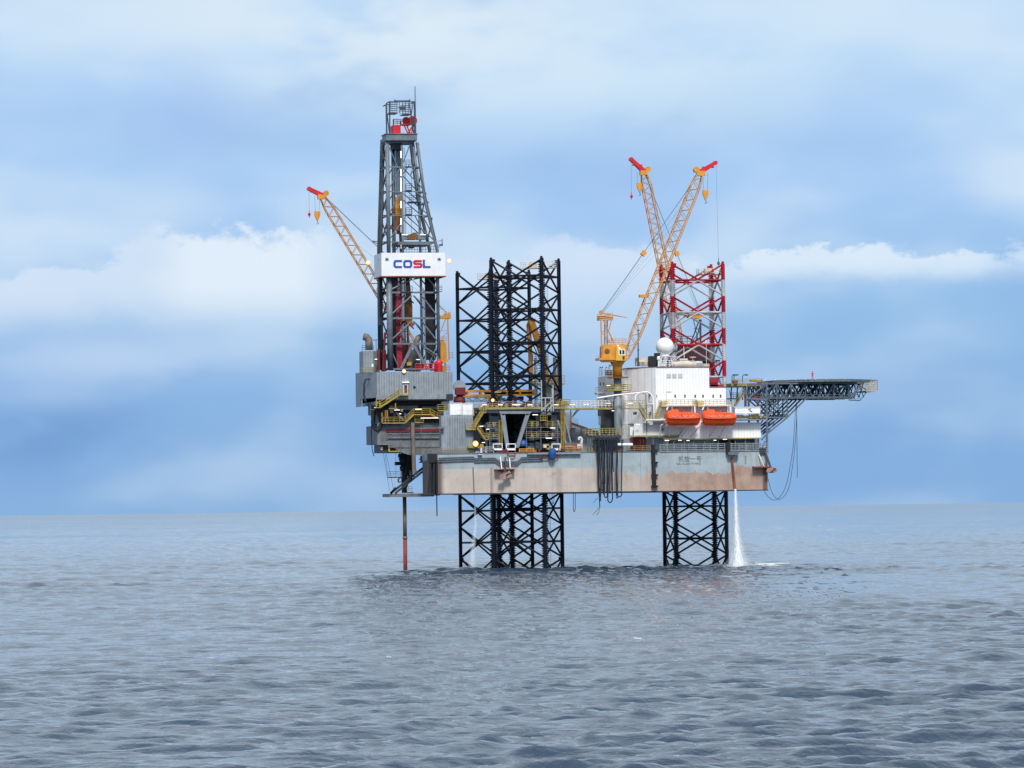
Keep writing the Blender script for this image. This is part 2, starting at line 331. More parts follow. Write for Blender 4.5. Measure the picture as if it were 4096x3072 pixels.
# ------------------------------------------------------------------ sea
rng = np.random.default_rng(11)
NW = 84
pop = np.array([0]*34+[1]*38+[2]*12)                   # ripples, sharp-crested waves in groups, long low swell
lo_, hi_ = np.array([1.5, 1.9, 12])[pop], np.array([8, 7, 34])[pop]
lam = np.exp(np.log(lo_)+rng.uniform(0, 1, NW)*(np.log(hi_)-np.log(lo_))); kk = 2*math.pi/lam
ang = math.atan2(-fh.y, -fh.x) + rng.normal(0, 1, NW)*np.array([.55, .34, .4])[pop] + .12
slope = np.array([.038, .108, .016])[pop]; amp = slope/kk; pp = np.array([.9, 2.3, 1.2])[pop]
kx, ky, ph = kk*np.cos(ang), kk*np.sin(ang), rng.uniform(0, 6.283, NW); p2_ = rng.uniform(0, 6.283, (NW, 2))
def sea_h(x, y, sp=0.4):
    x = np.asarray(x, float); y = np.asarray(y, float); z = np.zeros_like(x); sp = np.asarray(sp)
    for i in range(NW):
        w = np.clip((lam[i]/sp-1.3)/1.3, 0, 1)
        if not np.any(w > 0): continue
        L = lam[i]*3.2                                 # wandering phase and wave groups keep crests short and uneven
        th = kx[i]*x+ky[i]*y+ph[i]+.9*np.sin(x/L+p2_[i, 0])*np.cos(y/L+p2_[i, 1])
        g = .5+.7*np.sin(x/(L*.9)+p2_[i, 1]*2+y/(L*1.7))*np.sin(y/(L*1.1)+p2_[i, 0]*3)
        if pop[i] == 1: g = np.clip(g-.35, 0, 1)*1.6
        z = z + w*amp[i]*g*(np.exp(pp[i]*(np.sin(th)-.6))-.70)/pp[i]*(1.6 if pop[i] != 1 else 1.5)
    gust = .85+.4*np.sin(x*.021+1.3+.8*np.sin(y*.013))*np.sin(y*.011+.5+.9*np.sin(x*.017))
    # waves made steeper around the rig, a shape added to darken the water there
    dx, dy = x-CAM.x, y-CAM.y; dd = dx*fh.x+dy*fh.y; la = dx*rh.x+dy*rh.y
    sm = lambda v, a, b: (lambda t: t*t*(3-2*t))(np.clip((v-a)/(b-a), 0, 1))
    darkening_zone = sm(dd, 790, 900)*(1-sm(dd, 940, 968))*sm(la, -40, -14)*(1-sm(la, 50, 84))
    return z*gust*(1+.8*darkening_zone)
def make_sea():
    d = [100.0]
    while d[-1] < 15500: d.append(d[-1]*(1+.0017))
    d = np.array(d); base_a = math.atan2(fh.y, fh.x)
    fine = np.radians(np.linspace(-8, 8, 760)); coarse = np.radians(np.linspace(8, 352, 120))[1:-1]
    a = base_a + np.concatenate([fine, coarse]); na, nd = len(a), len(d)
    D, A = np.meshgrid(d, a, indexing='ij'); X = CAM.x+D*np.cos(A); Y = CAM.y+D*np.sin(A)
    isf = (np.arange(na) < len(fine))[None, :]
    Z = np.zeros_like(X); nf = len(fine)
    Z[:, :nf] = sea_h(X[:, :nf], Y[:, :nf], (D*.0017)[:, :nf])
    Z[:, :nf] *= np.clip((7.9-np.abs(np.degrees(fine)))/.5, 0, 1)[None, :]
    co = np.stack([X, Y, Z], -1).reshape(-1, 3); co = np.vstack([co, [[CAM.x, CAM.y, 0]]])
    i = np.arange(nd-1)[:, None]; j = np.arange(na)[None, :]; j2 = (j+1) % na
    quads = np.stack([i*na+j, (i+1)*na+j, (i+1)*na+j2, i*na+j2], -1).reshape(-1, 4)
    c = len(co)-1; tj = np.arange(na); tris = np.stack([np.full(na, c), tj, (tj+1) % na], -1)
    me = bpy.data.meshes.new('sea'); me.vertices.add(len(co)); me.vertices.foreach_set('co', co.ravel())
    nl = quads.size+tris.size; me.loops.add(nl); me.loops.foreach_set('vertex_index', np.concatenate([quads.ravel(), tris.ravel()]).astype(np.int32))
    npoly = len(quads)+len(tris); me.polygons.add(npoly)
    ls = np.concatenate([np.arange(len(quads))*4, quads.size+np.arange(len(tris))*3]).astype(np.int32)
    me.polygons.foreach_set('loop_start', ls); me.polygons.foreach_set('use_smooth', [True]*npoly)
    me.update(calc_edges=True); me.validate()
    m = bpy.data.materials.new('sea_water'); m.use_nodes = True; t = NT(m.node_tree); b = t.n['Principled BSDF']
    pos = t.new('ShaderNodeNewGeometry').outputs['Position']
    s = t.new('ShaderNodeSeparateXYZ', {0: pos})
    al, ac_ = t.vdot(pos, tuple(rh)), t.vdot(pos, tuple(fh)); n1 = t.noise(t.comb(t.m('MULTIPLY', al, .7), ac_, 0.0), .34, 4, .6); n2 = t.noise(t.comb(t.m('MULTIPLY', al, .8), ac_, 0.0), 1.5, 5, .62, .4)
    cp0 = CAM.x*fh.x+CAM.y*fh.y; cl0 = CAM.x*rh.x+CAM.y*rh.y
    dd, la = t.m('SUBTRACT', ac_, cp0), t.m('SUBTRACT', al, cl0)
    darkening_zone = t.m('MULTIPLY', t.m('MULTIPLY', t.step(dd, 790, 900), t.step(dd, 940, 968, 1, 0)), t.m('MULTIPLY', t.step(la, -40, -14), t.step(la, 50, 84, 1, 0)))  # same zone, where the bump is deepened to darken the water
    b1 = t.new('ShaderNodeBump', {'Strength': 1.0, 'Distance': t.m('MULTIPLY', t.m('ADD', t.m('MULTIPLY', darkening_zone, 4.5), 1.0), SEA_B1), 'Height': n1})
    b2 = t.new('ShaderNodeBump', {'Strength': 1.0, 'Distance': SEA_B2, 'Height': n2, 'Normal': b1.outputs[0]})
    t.put(b.inputs['Normal'], b2.outputs[0])
    big = t.noise(t.comb(t.m('MULTIPLY', s.outputs[0], .004), t.m('MULTIPLY', s.outputs[1], .002)), 1.0, 3, .5, lo=.35, hi=.65)
    t.put(b.inputs['Base Color'], t.mix(big, (*SEA_C0, 1), (*SEA_C1, 1)))
    t.put(b.inputs['Roughness'], t.step(dd, 1000, 9000, SEA_R, .16)); b.inputs['IOR'].default_value = 1.333
    me.materials.append(m)
    o = bpy.data.objects.new('sea', me); COL.objects.link(o); o['kind'] = 'structure'
SEA_B1, SEA_B2, SEA_R = .33, .10, .03
SEA_C0, SEA_C1 = (.035, .058, .092), (.045, .072, .110)
make_sea()
sb = MB(); sb.prism([(CAM.x+25000*math.cos(a*math.pi/24), CAM.y+25000*math.sin(a*math.pi/24)) for a in range(48)], -140, -120)   # sea bed keeps the underside closed
o = solo(sb, 'seabed', 'dark', None, None, base=(0, 0, -120)); o['kind'] = 'structure'

# ------------------------------------------------------------------ hull
ZB, ZD = 15.75, 23.95
H = thing('rig_hull', 'long grey and brown barge hull standing on lattice legs above the sea', 'hull', (0, 0, ZB))
HX0, HX1 = q(1752, 1900, 0).x, q(3071, 1880, 0).x
plan = [(HX0, 0), (HX1, 0), (HX1, 9), (HX1-4, 16), (HX1-4, 46), (HX1, 53), (HX1, 63), (HX0+14, 63), (HX0+12, 24), (HX0, 19)]
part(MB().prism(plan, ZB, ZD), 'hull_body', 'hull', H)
part(MB().prism([(x+(.01 if x < 0 else -.01), y) for x, y in plan], ZB-.10, ZB-.004), 'added_dark_underside', 'black', H)  # black sheet added under the hull to darken its reflection in the sea
b = MB().box(HX0-.06, HX1+.06, -.07, .3, ZD-.18, ZD+.06)                                # gunwale strip
part(b, 'gunwale', 'greyd', H)
part(MB().box(HX0-.05, HX1+.05, -.06, -.012, ZB-.12, ZB+.10), 'bottom_chine', 'dark', H)
def pts(uv, Y): return [q(u, v, Y) for u, v in uv]
for dv in (0, 7, 15):                                                                    # long pipe runs along the side
    part(MB().path(pts([(1755, 1832+dv), (1893, 1827+dv), (1900, 1834+dv), (1980, 1832+dv), (2000, 1846+dv), (2070, 1846+dv), (2086, 1830+dv), (2172, 1827+dv)], -.25), .11, 6), 'side_pipe', 'greyd', H)
pm = MB(); pm.tube(q(2612, 1778, -.5), q(2618, 1952, -.5), .42, 10)
for v in (1800, 1850, 1900, 1945): pm.box(q(2610, v, 0).x-.3, q(2624, v, 0).x+.3, -.8, 0, q(2612, v, 0).z-.15, q(2612, v, 0).z+.15)
part(pm, 'overboard_pipe', 'black', H)
part(MB().tube(q(2927, 1830, -.3), q(2940, 1958, -.3), .25, 8), 'discharge_pipe', 'rustp', H)
part(MB().pb(2906, 1770, 2920, 1812, -.9, .9), 'winch_box', 'black', H)
b = MB(); b.ps([(2912, 1809), (2958, 1809), (2950, 1820), (2915, 1820)], -1.4, 1.4); part(b, 'side_platform', 'greyd', H)
part(MB().tube(q(1892+0, 1868, -.05), q(1896, 1968, -.05), .13, 6), 'vent_pipe', 'pipe', H)
# lettering: two lines, faded black
for body, u, v, size in (('凯旋一号', 2712, 1845, 1.25), ('KAI XUAN YI HAO', 2706, 1852, .62)):
    me = text_mesh(body, size); me.materials.append(M['letter'])
    o = bpy.data.objects.new('lettering', me); COL.objects.link(o); o.parent = H
    p = q(u, v, -.03); o.location = (p.x, p.y, p.z-ZB-(0 if size > 1 else .35)); o.rotation_euler = (R(90), 0, 0)
# draught marks
dm = MB()
for k in range(6):
    p = q(2980, 1826+k*6, -.03); dm.box(p.x, p.x+.28, -.04, 0, p.z, p.z+.16)
part(dm, 'draught_marks', 'letter', H)
# hull-edge railings seen along the deck side
for u0, u1, m_ in ((1760, 1872, 'rail'), (2240, 2330, 'rail'), (2505, 2602, 'rail')):
    a, c = q(u0, 1812, .1), q(u1, 1812, .1); part(MB().rail((a.x, .1, ZD), (c.x, .1, ZD), r=.04), 'railing', m_, H)
b = MB()
for z in (.25, .62, 1.0, 1.38, 1.75): b.tube((q(2640, 1800, 0).x, -.1, ZD+z-.4), (HX1, -.1, ZD+z-.4), .085, 5)
for i in range(16): x = q(2640, 1800, 0).x+(HX1-q(2640, 1800, 0).x)*i/15; b.box(x-.07, x+.07, -.1, .05, ZD-.3, ZD+1.45)
part(b, 'pipe_rack', 'greyp', H)
part(MB().pb(2372, 1784, 2395, 1815, 0.2, 1), 'bollard_box', 'dark', H)
for u in (2240, 2250): pass
part(MB().ps([(2110, 1812), (2325, 1810), (2325, 1816), (2110, 1818)], -.8, .8), 'edge_platform', 'greyp', H)

# ------------------------------------------------------------------ lattice legs
RL, HB, ZT = 7.72, 6.8, 63.6
def leg(loc, rot, label, bands, ztop):
    t = thing('leg_tower', label, 'leg tower', loc, None); t.rotation_euler[2] = rot; L = Vector(loc)
    C = [Vector((RL*math.cos(R(45+90*i)), RL*math.sin(R(45+90*i)), 0)) for i in range(4)]
    lo = -5.0; mats = ['leg', 'legred', 'legwhite']
    def z_mats(k):                                     # half-bay number from the top -> paint
        return (1 if k % 2 == 0 else 2) if (bands and k < 9) else 0
    nh = int((ztop-lo)/(HB/2))+1
    for ci, c in enumerate(C):
        m = MB()
        for k in range(nh):
            z1 = ztop-k*HB/2; z0 = max(lo, z1-HB/2)
            if z1 <= lo: break
            m.cur = z_mats(k); m.tube(L+c+up*z1, L+c+up*z0, .40, 10)
        m.cur = z_mats(0); m.tube(L+c+up*ztop, L+c+up*(ztop+.5), .28, 8)
        ch = part(m, 'chord', mats, t)
        rk = MB(); n = int((ztop-.3-lo)/.46); d = c.normalized(); e = d.cross(up)     # toothed racks, two opposite sides
        ti = e
        for sgn in (-1, 1):
            dd = ti*sgn
            w = dd.cross(up)*.09
            for k in range(n):
                z = lo+k*.46; rk.cur = z_mats(int((ztop-z)/(HB/2)))
                a = L+c+dd*.40+up*z; P = [a, a+dd*.33+up*.12, a+dd*.33+up*.24, a+up*.40]
                rk.add([p-w for p in P]+[p+w for p in P], [(0, 1, 2, 3), (7, 6, 5, 4), (0, 4, 5, 1), (1, 5, 6, 2), (2, 6, 7, 3)])
            if k == n-1: part(rk, 'rack', mats, ch, split=False); rk = MB()
        # lifting lugs beside the chord every third node
        for k in (0, 3, 6, 9):
            z = ztop-.2-k*HB
            if z > 0: 
                nx = (C[(ci+1) % 4]-c).normalized(); lug = MB(); lug.cur = z_mats(int(k*2)); p = L+c+nx*.55+up*z
                lug.box(p.x-.28, p.x+.28, p.y-.12, p.y+.12, p.z-.5, p.z+.35); part(lug, 'lug', mats, ch)
    nb = int((ztop-lo)/HB)+1
    for fi in range(4):
        a, c = C[fi], C[(fi+1) % 4]; mid = (a+c)/2; ins = (c-a).normalized()*.4
        for k in range(nb):
            m = MB(); zt = ztop-k*HB-.35; zm = ztop-k*HB-HB/2; zb = ztop-(k+1)*HB-.1
            if zm < lo+1: break
            m.cur = z_mats(2*k)
            m.tube(L+a+ins+up*zt, L+mid+up*(zm+.12), .205, 7); m.tube(L+c-ins+up*zt, L+mid+up*(zm+.12), .205, 7)
            m.cur = z_mats(2*k+(1 if k % 2 else 0)); m.tube(L+a+ins+up*zm, L+c-ins+up*zm, .205, 7)
            m.cur = z_mats(2*k+1)
            m.tube(L+a+ins+up*(zb+.45), L+mid+up*(zm-.12), .205, 7); m.tube(L+c-ins+up*(zb+.45), L+mid+up*(zm-.12), .205, 7)
            part(m, 'cross_brace', mats, t)
    for k in range(nb):                                # diamond of plan bracing inside
        zm = ztop-k*HB-HB/2
        if zm < lo+1: break
        m = MB(); m.cur = z_mats(2*k+(1 if k % 2 else 0))
        for i in range(4): m.tube(L+(C[i]+C[(i+1) % 4])/2+up*zm, L+(C[(i+1) % 4]+C[(i+2) % 4])/2+up*zm, .14, 5)
        part(m, 'plan_brace', mats, t)
    return t
# rotations: the fore leg is square to the hull, the two aft legs are turned thirty degrees each way
legB = leg((0, 11, 0), R(-30), 'near black lattice leg, rising from the V-strutted grey frame before the orange knuckle crane', False, ZT)
xA = q(1972, 1100, 52).x
legA = leg((xA, 52, 0), R(30), 'black lattice leg standing just right of the tower, farther and lowest topped of the three', False, ZT-.4)
xF = q(2767, 1060, 31.5).x
legF = leg((xF, 31.5, 0), 0, 'lattice leg with red and white bands behind the white accommodation block', True, ZT)
def top_platform(t, L, x0, x1, y0, y1, z, m_):
    p = MB().box(L[0]+x0, L[0]+x1, L[1]+y0, L[1]+y1, L[2]+z-.15, L[2]+z)
    o = part(p, 'service_platform', m_, t); r = MB(); X0, X1, Y0, Y1 = L[0]+x0, L[0]+x1, L[1]+y0, L[1]+y1
    for a, c in (((X0, Y0), (X1, Y0)), ((X0, Y1), (X1, Y1)), ((X0, Y0), (X0, Y1)), ((X1, Y0), (X1, Y1))): r.rail((*a, L[2]+z), (*c, L[2]+z), r=.035, gap=.8, h=1.2)
    part(r, 'railing', 'railw', o)
    part(MB().box(X0+1.5, X0+3.0, Y0+.6, Y0+1.6, L[2]+z, L[2]+z+1.3), 'winch', 'beige', o)
top_platform(legB, (0, 11, 0), -.5, 6.4, -1.2, 1.6, ZT-1.6, 'beige')
top_platform(legF, (xF, 31.5, 0), .2, 5.2, -5.6, -3.4, ZT-2.2, 'rustp')
top_platform(legA, (xA, 52, 0), -3, 4.2, -1, 1.6, ZT-1.8, 'beige')
for t, L, dx in ((legB, (0, 11, 0), 4.5), (legA, (xA, 52, 0), .5)):    # caged ladder hanging inside the leg
    m = MB()
    for s in (-.28, .28): m.tube((L[0]+dx+s, L[1], -2), (L[0]+dx+s, L[1], ZT-2), .035, 4)
    for k in range(180): m.tube((L[0]+dx-.28, L[1], -1.8+k*.34), (L[0]+dx+.28, L[1], -1.8+k*.34), .02, 3)
    part(m, 'ladder', 'steel', t)

# ------------------------------------------------------------------ derrick
YF, YB = 27.0, 36.5                                     # its near and far faces
D_ = thing('drilling_tower', 'tall grey steel drilling tower with a white lettered box round its waist', 'drilling tower', q(1620, 1490, 31.5))
def leg_tube(uv, Y, r, nm='tower_leg', m='steelL', n=10): 
    part(MB().path(pts(uv, Y), r, n), nm, m, D_, True)
leg_tube([(1562, 1480), (1556, 1100)], YF, .62, m='steelL'); leg_tube([(1556, 1100), (1549, 570)], YF, .42, m='steelL'); leg_tube([(1520, 1480), (1516, 1000), (1529, 560)], YB, .42, m='steel'); leg_tube([(1528, 1480), (1524, 1000), (1534, 570)], YB-3, .3, m='steel')
leg_tube([(1755, 1480), (1749, 1000), (1700, 800), (1668, 570)], YF, .34); leg_tube([(1690, 1480), (1681, 985), (1676, 760), (1652, 570)], YF+.4, .27)
leg_tube([(1724, 1480), (1718, 1000), (1672, 800), (1642, 570)], YB, .36, m='steel')
leg_tube([(1584, 1480), (1576, 1000), (1572, 570)], YF+3.5, .4, m='steel')
# tapered part: girts and diagonals on the near and far faces, levels measured on the picture
lv = [(570, 1549, 1668), (668, 1550, 1667), (766, 1549, 1700), (858, 1549, 1722), (968, 1551, 1745), (1012, 1552, 1749)]
def xat(uv, v):
    for (u0, v0), (u1, v1) in zip(uv, uv[1:]):
        if min(v0, v1) <= v <= max(v0, v1): return u0+(u1-u0)*(v-v0)/(v1-v0)
Ln, Rn = [(1562, 1480), (1556, 1100), (1549, 570)], [(1755, 1480), (1749, 1000), (1700, 800), (1668, 570)]
for k, v in enumerate([668, 766, 812, 862, 968, 1170, 1273, 1375, 1476]):
    for Y, off in ((YF, 0), (YB, 3)):
        if v == 812: a, c = q(1620, v, Y), q(xat(Rn, v), v, Y)
        else: a, c = q(xat(Ln, v)-off*10.5, v, Y), q(xat(Rn, v)-off*10.5, v, Y)
        part(MB().bar(a, c, .36 if v > 1000 else .22, .36 if v > 1000 else .22), 'girt', 'steelL' if Y == YF else 'steel', D_)
    for L_ in (Ln, Rn):
        a, c = q(xat(L_, v), v, YF), q(xat(L_, v), v, YF); c = Vector((a.x, YB, a.z)); part(MB().bar(a, c, .28), 'side_girt', 'steel', D_)
def dg(u0, v0, u1, v1, Y=YF, r=.17, m='steelL'):
    if Y == YB: u0 -= 31; u1 -= 31
    part(MB().tube(q(u0, v0, Y), q(u1, v1, Y), r*.68, 6), 'diagonal', m, D_)
for Y, m_, r in ((YF, 'steelL', .19), (YB, 'steel', .16)):
    for g in [(1552, 578, 1590, 668), (1640, 578, 1606, 668), (1552, 764, 1600, 672), (1612, 672, 1700, 764), (1640, 700, 1668, 660),
              (1552, 860, 1606, 770), (1608, 770, 1712, 858), (1552, 966, 1622, 866), (1630, 866, 1742, 966), (1660, 764, 1716, 812), (1690, 862, 1745, 968), (1604, 1012, 1640, 968)]:
        dg(*g, Y=Y, r=r, m=m_)
    for v0, v1 in ((1105, 1170), (1170, 1273), (1273, 1375)):
        dg(1560, v1-10, 1648, v0+12, Y, r+.07, m_); dg(1654, v0+12, 1686, v1-60, Y, r+.05, m_); dg(1690, v1-85, 1748, v1-12, Y, r+.06, m_)
    o_ = 31 if Y == YB else 0; part(MB().bar(q(1604-o_, 1474, Y), q(1648-o_, 1382, Y), .55), 'raker', m_, D_); part(MB().bar(q(1656-o_, 1382, Y), q(1708-o_, 1474, Y), .55), 'raker', m_, D_)
    dg(1568, 1410, 1592, 1462, Y, .22, m_); dg(1745, 1390, 1712, 1470, Y, .22, m_)
for z in (620, 720, 815, 915, 1140, 1220, 1325, 1425):                # bracing of the stern-side face
    L_ = MB(); a = q(xat(Ln, z), z-45, YF); c = q(xat(Ln, z), z+45, YF); L_.tube(a, (c.x, YB, c.z), .16, 5); L_.tube((a.x, YB, a.z), c, .16, 5); part(L_, 'side_diagonal', 'steel', D_)
    a = q(xat(Rn, z), max(575, z-45), YF); c = q(xat(Rn, min(z+45, 1479)), z+45, YF); L_ = MB().tube(a, (c.x, YB, c.z), .14, 5); part(L_, 'side_diagonal', 'steel', D_)
# crown
cp = MB(); a, c = q(1545, 536, YF-1), q(1669, 565, YF-1); cp.box(a.x, c.x, YF-1, YF+4.6, c.z+.2, a.z); cp.box(a.x-.2, c.x+.2, YF-1.2, YF+4.8, a.z, a.z+.12); cp.box(q(1527, 0, YF+7).x, q(1600, 0, YF+7).x, YF+4.7, YB+.5, c.z+.6, a.z-.3)
cp.ps([(1540, 563), (1665, 563), (1655, 572), (1548, 572)], YF, 6)
part(cp, 'crown_platform', 'steelL', D_)
part(MB().pb(1573, 565, 1608, 597, YF+1, 4), 'crown_beam', 'dark', D_)
cf = MB()
for Y in (YF-.5, YF+3.5):
    cf.tube(q(1547, 536, Y), q(1545, 418, Y), .17, 6); cf.tube(q(1660, 536, Y), q(1658, 407, Y), .2, 6); cf.tube(q(1558, 536, Y), q(1549, 460, Y), .12, 5)
    cf.tube(q(1545, 418, Y), q(1557, 418, Y), .12, 5); cf.bar(q(1557, 407, Y), q(1660, 407, Y), .22); cf.bar(q(1545, 460, Y), q(1557, 458, Y), .2)
    cf.tube(q(1655, 536, Y), q(1636, 410, Y), .14, 5); cf.tube(q(1640, 500, Y), q(1652, 410, Y), .1, 5); cf.tube(q(1558, 536, Y), q(1560, 410, Y), .14, 5)
for u, v in ((1545, 418), (1658, 407), (1557, 407)):
    a = q(u, v, YF-.5); cf.bar(a, (a.x, YF+3.5, a.z), .2)
part(cf, 'crown_frame', 'steel', D_)
cw = MB()                                                # caged walkways of the crown
for u0, u1, v in ((1557, 1592, 450), (1612, 1645, 455)):
    a, c = q(u0, v, YF), q(u1, v, YF); cw.box(a.x, c.x, YF, YF+4, a.z-.15, a.z); cw.rail((a.x, YF, a.z), (c.x, YF, a.z), r=.045, gap=.5, h=2.1, rails=5); cw.rail((a.x, YF+4, a.z), (c.x, YF+4, a.z), r=.045, gap=.5, h=2.1, rails=5)
a, c = q(1578, 404, YF), q(1640, 404, YF); cw.bar(a, c, .5, .25); cw.bar(q(1576, 400, YF), q(1592, 406, YF), .2); cw.bar(q(1628, 405, YF), q(1642, 399, YF), .2)
for u in (1586, 1598, 1610, 1622): cw.tube(q(u, 405, YF), q(u, 452, YF), .07, 4)
cw.tube(q(1590, 430, YF), q(1614, 430, YF), .08, 4); cw.box(q(1598, 0, YF).x, q(1618, 0, YF).x, YF, YF+1, q(1600, 440, YF).z, q(1600, 425, YF).z)
part(cw, 'crown_walkway', 'steel', D_)
part(MB().tube(q(1663, 560, YF), q(1660, 345, YF), .16, 8, .09), 'mast_pole', 'steelL', D_)
cb = MB().pb(1573, 500, 1603, 535, YF+1.5, 4); part(cb, 'crown_block', 'red', D_)
b = MB(); b.rail(q(1573, 500, YF+1.5), q(1605, 500, YF+1.5), r=.07, gap=.6, h=1.2); b.pb(1572, 478, 1576, 500, YF+1.5, .3); b.pb(1600, 482, 1604, 500, YF+1.5, .3); part(b, 'block_rail', 'maroon', D_)
for u, Y in ((1624, YF+2), (1650, YF+3)):               # red sheaves
    c = q(u, 483, Y); m = MB().lathe(c, [(.3, -.25), (.8 if u < 1640 else 1.0, -.2), (.7, -.08), (.7, .08), (.8 if u < 1640 else 1.0, .2), (.3, .25)], 20, 'y'); part(m, 'sheave', 'red', D_)
b = MB()
for u0, u1 in ((1626, 1640), (1654, 1632), (1655, 1645), (1615, 1632)): b.tube(q(u0, 498, YF+2), q(u1, 535, YF+2), .15, 5)
b.pb(1612, 494, 1645, 499, YF+1.6, 3); part(b, 'sheave_stand', 'red', D_)
# guide rail, hoist lines, top drive
part(MB().pb(1585, 597, 1606, 778, YF+5, 1.2), 'guide_rail', mat('blue_grey_rail', (.20, .27, .36), .5), D_)
lines = MB()
for u in (1568, 1574, 1579, 1612, 1618): lines.tube(q(u, 590, YF+4), q(u+1, 960, YF+4), .045, 4)
for u, v0 in ((1664, 560),): lines.path(pts([(u, v0), (1678, 670), (1705, 790), (1745, 960)], YF-.6), .05, 4)
part(lines, 'hoist_line', 'rope', D_)
td = MB(); td.ps([(1590, 785), (1600, 780), (1609, 786), (1611, 812), (1583, 818), (1582, 795)], YF+3.5, 2.5); td.pb(1580, 818, 1611, 858, YF+3.3, 2.8); part(td, 'top_drive', 'orange', D_)
b = MB(); b.pb(1571, 836, 1582, 848, YF+3, 1.5); b.pb(1578, 858, 1606, 905, YF+3.6, 2.2); b.ps([(1573, 885), (1580, 882), (1600, 922), (1592, 925), (1575, 905)], YF+3.2, 1.5); b.ps([(1549, 868), (1560, 858), (1560, 900), (1576, 912), (1564, 918), (1548, 916)], YF+2.5, 1.2); b.pb(1590, 905, 1602, 935, YF+3.6, 1.5)
b.ps([(1549, 858), (1556, 846), (1578, 860), (1578, 864), (1549, 864)], YF+1, 1.2); part(b, 'pipe_handler', 'brown', D_)
part(MB().tube(q(1601, 930, YF+4), q(1604, 1012, YF+4), .28, 8), 'drill_string', 'dark', D_)
cl = MB()                                               # light channel with lamps and ladder
cl.pb(1606, 580, 1614, 1012, YF-.2, .4); part(cl, 'cable_tray', 'steelL', D_)
for v in (618, 690, 725, 752, 818, 886, 980):
    part(MB().pb(1602.2, v-14, 1606, v+14, YF-.3, .2), 'tube_lamp', 'strip', D_)
for v in (668, 762, 858):                               # little railed rests on the ladder
    a, c = q(1623, v-2, YF-.4), q(1646, v-2, YF-.4); m = MB().box(a.x, c.x, YF-1.2, YF+.3, a.z-.25, a.z); m.rail((a.x, YF-1.2, a.z), (c.x, YF-1.2, a.z), r=.05, gap=.55, h=1.3); m.tube((a.x, YF, a.z-5), (a.x, YF, a.z+1.4), .05, 4); m.tube((c.x, YF, a.z-5), (c.x, YF, a.z+1.4), .05, 4); part(m, 'ladder_landing', 'steel', D_)
a, c = q(1634, 806, YF-.4), q(1682, 806, YF-.4); m = MB().box(a.x, c.x, YF-1.2, YF+2, a.z-.2, a.z); m.rail((a.x, YF-1.2, a.z), (c.x, YF-1.2, a.z), r=.05, gap=.8, h=1.2); part(m, 'ladder_landing', 'steel', D_)
# racking board above the box
a, c = q(1592, 966, YF-1), q(1726, 966, YF-1); m = MB().box(a.x, c.x, YF-1, YB-2, a.z-.7, a.z); part(m, 'racking_board', 'greyd', D_)
part(MB().ps([(1632, 940), (1645, 935), (1664, 932), (1669, 945), (1667, 957), (1631, 957)], YF, 3), 'finger_housing', 'brown', D_)
m = MB(); m.pb(1607, 942, 1630, 958, YF, 1.5); m.pb(1670, 938, 1702, 958, YF, 2); m.pb(1655, 930, 1670, 940, YF+1, 2); part(m, 'board_box', 'steelL', D_)
for u in (1619, 1692): part(MB().pb(u-12, 937.5, u+12, 940, YF-.3, .2), 'tube_lamp', 'strip', D_)
m = MB(); m.pb(1632, 970, 1664, 978, YF, 3); m.ps([(1636, 977), (1662, 977), (1656, 992), (1640, 992)], YF, 2); part(m, 'carriage', 'maroon', D_)
m = MB()
for v in (985, 997, 1008):
    m.tube(q(1600, v, YF-1), q(1746, v, YF-1), .05, 4)
for u in range(1570, 1750, 11): m.tube(q(u, 982, YF-1), q(u, 1014, YF-1), .045, 4)
part(m, 'railing', 'steel', D_)
for u0, u1, u2 in ((1516, 1489, 966), (1752, 1770, 978)):
    m = MB(); m.tube(q(u0, u2+2, YB-4), q(u1, u2-2, YB-4), .1, 5); m.tube(q(u0, u2+12, YB-4), q(u1, u2-1, YB-4), .08, 5)
    if u1 > 1700: m.tube(q(1768, 955, YB-4), q(1770, 985, YB-4), .09, 5); m.tube(q(1752, 965, YB-4), q(1769, 962, YB-4), .06, 5); m.tube(q(1752, 980, YB-4), q(1770, 983, YB-4), .06, 5)
    part(m, 'outrigger', 'steel', D_)
# white box round the waist
ww = thing('lettered_wind_box', 'white sheet-metal wind box with blue and red lettering round the tower waist', 'wind box', q(1650, 1105, YF-1.5))
yA, yBk = YF-1.6, YF+8.2
xa, xb = q(1526, 1060, yA).x, q(1781, 1060, yA).x; zt, zb = q(1650, 1011, yA).z, q(1650, 1103, yA).z
w_ = .12
for nm, bx in (('front_panel', (xa, xb, yA, yA+w_, zb, zt)), ('back_panel', (xa, xb, yBk-w_, yBk, zb, zt)), ('side_panel', (xa, xa+w_, yA+w_, yBk-w_, zb, zt)), ('side_panel', (xb-w_, xb, yA+w_, yBk-w_, zb, zt))):
    part(MB().box(*bx), nm, 'whitebox', ww)
part(MB().box(xa-.12, xb+.12, yA-.1, yA+.05, zb-.25, zb-.004).box(xa-.12, xa+.1, yA+.05, yBk, zb-.25, zb-.004).box(xb-.1, xb+.12, yA+.05, yBk, zb-.25, zb-.004), 'bottom_trim', 'rustp', ww)
part(MB().box(xa+.12, xb-.12, yA+.12, yBk-.12, zb+.3, zb+.5), 'floor_grating', 'dark', ww)
pw, ph_ = q(1607, 0, yA).x-q(1576, 0, yA).x, q(1600, 1041, yA).z-q(1600, 1071, yA).z
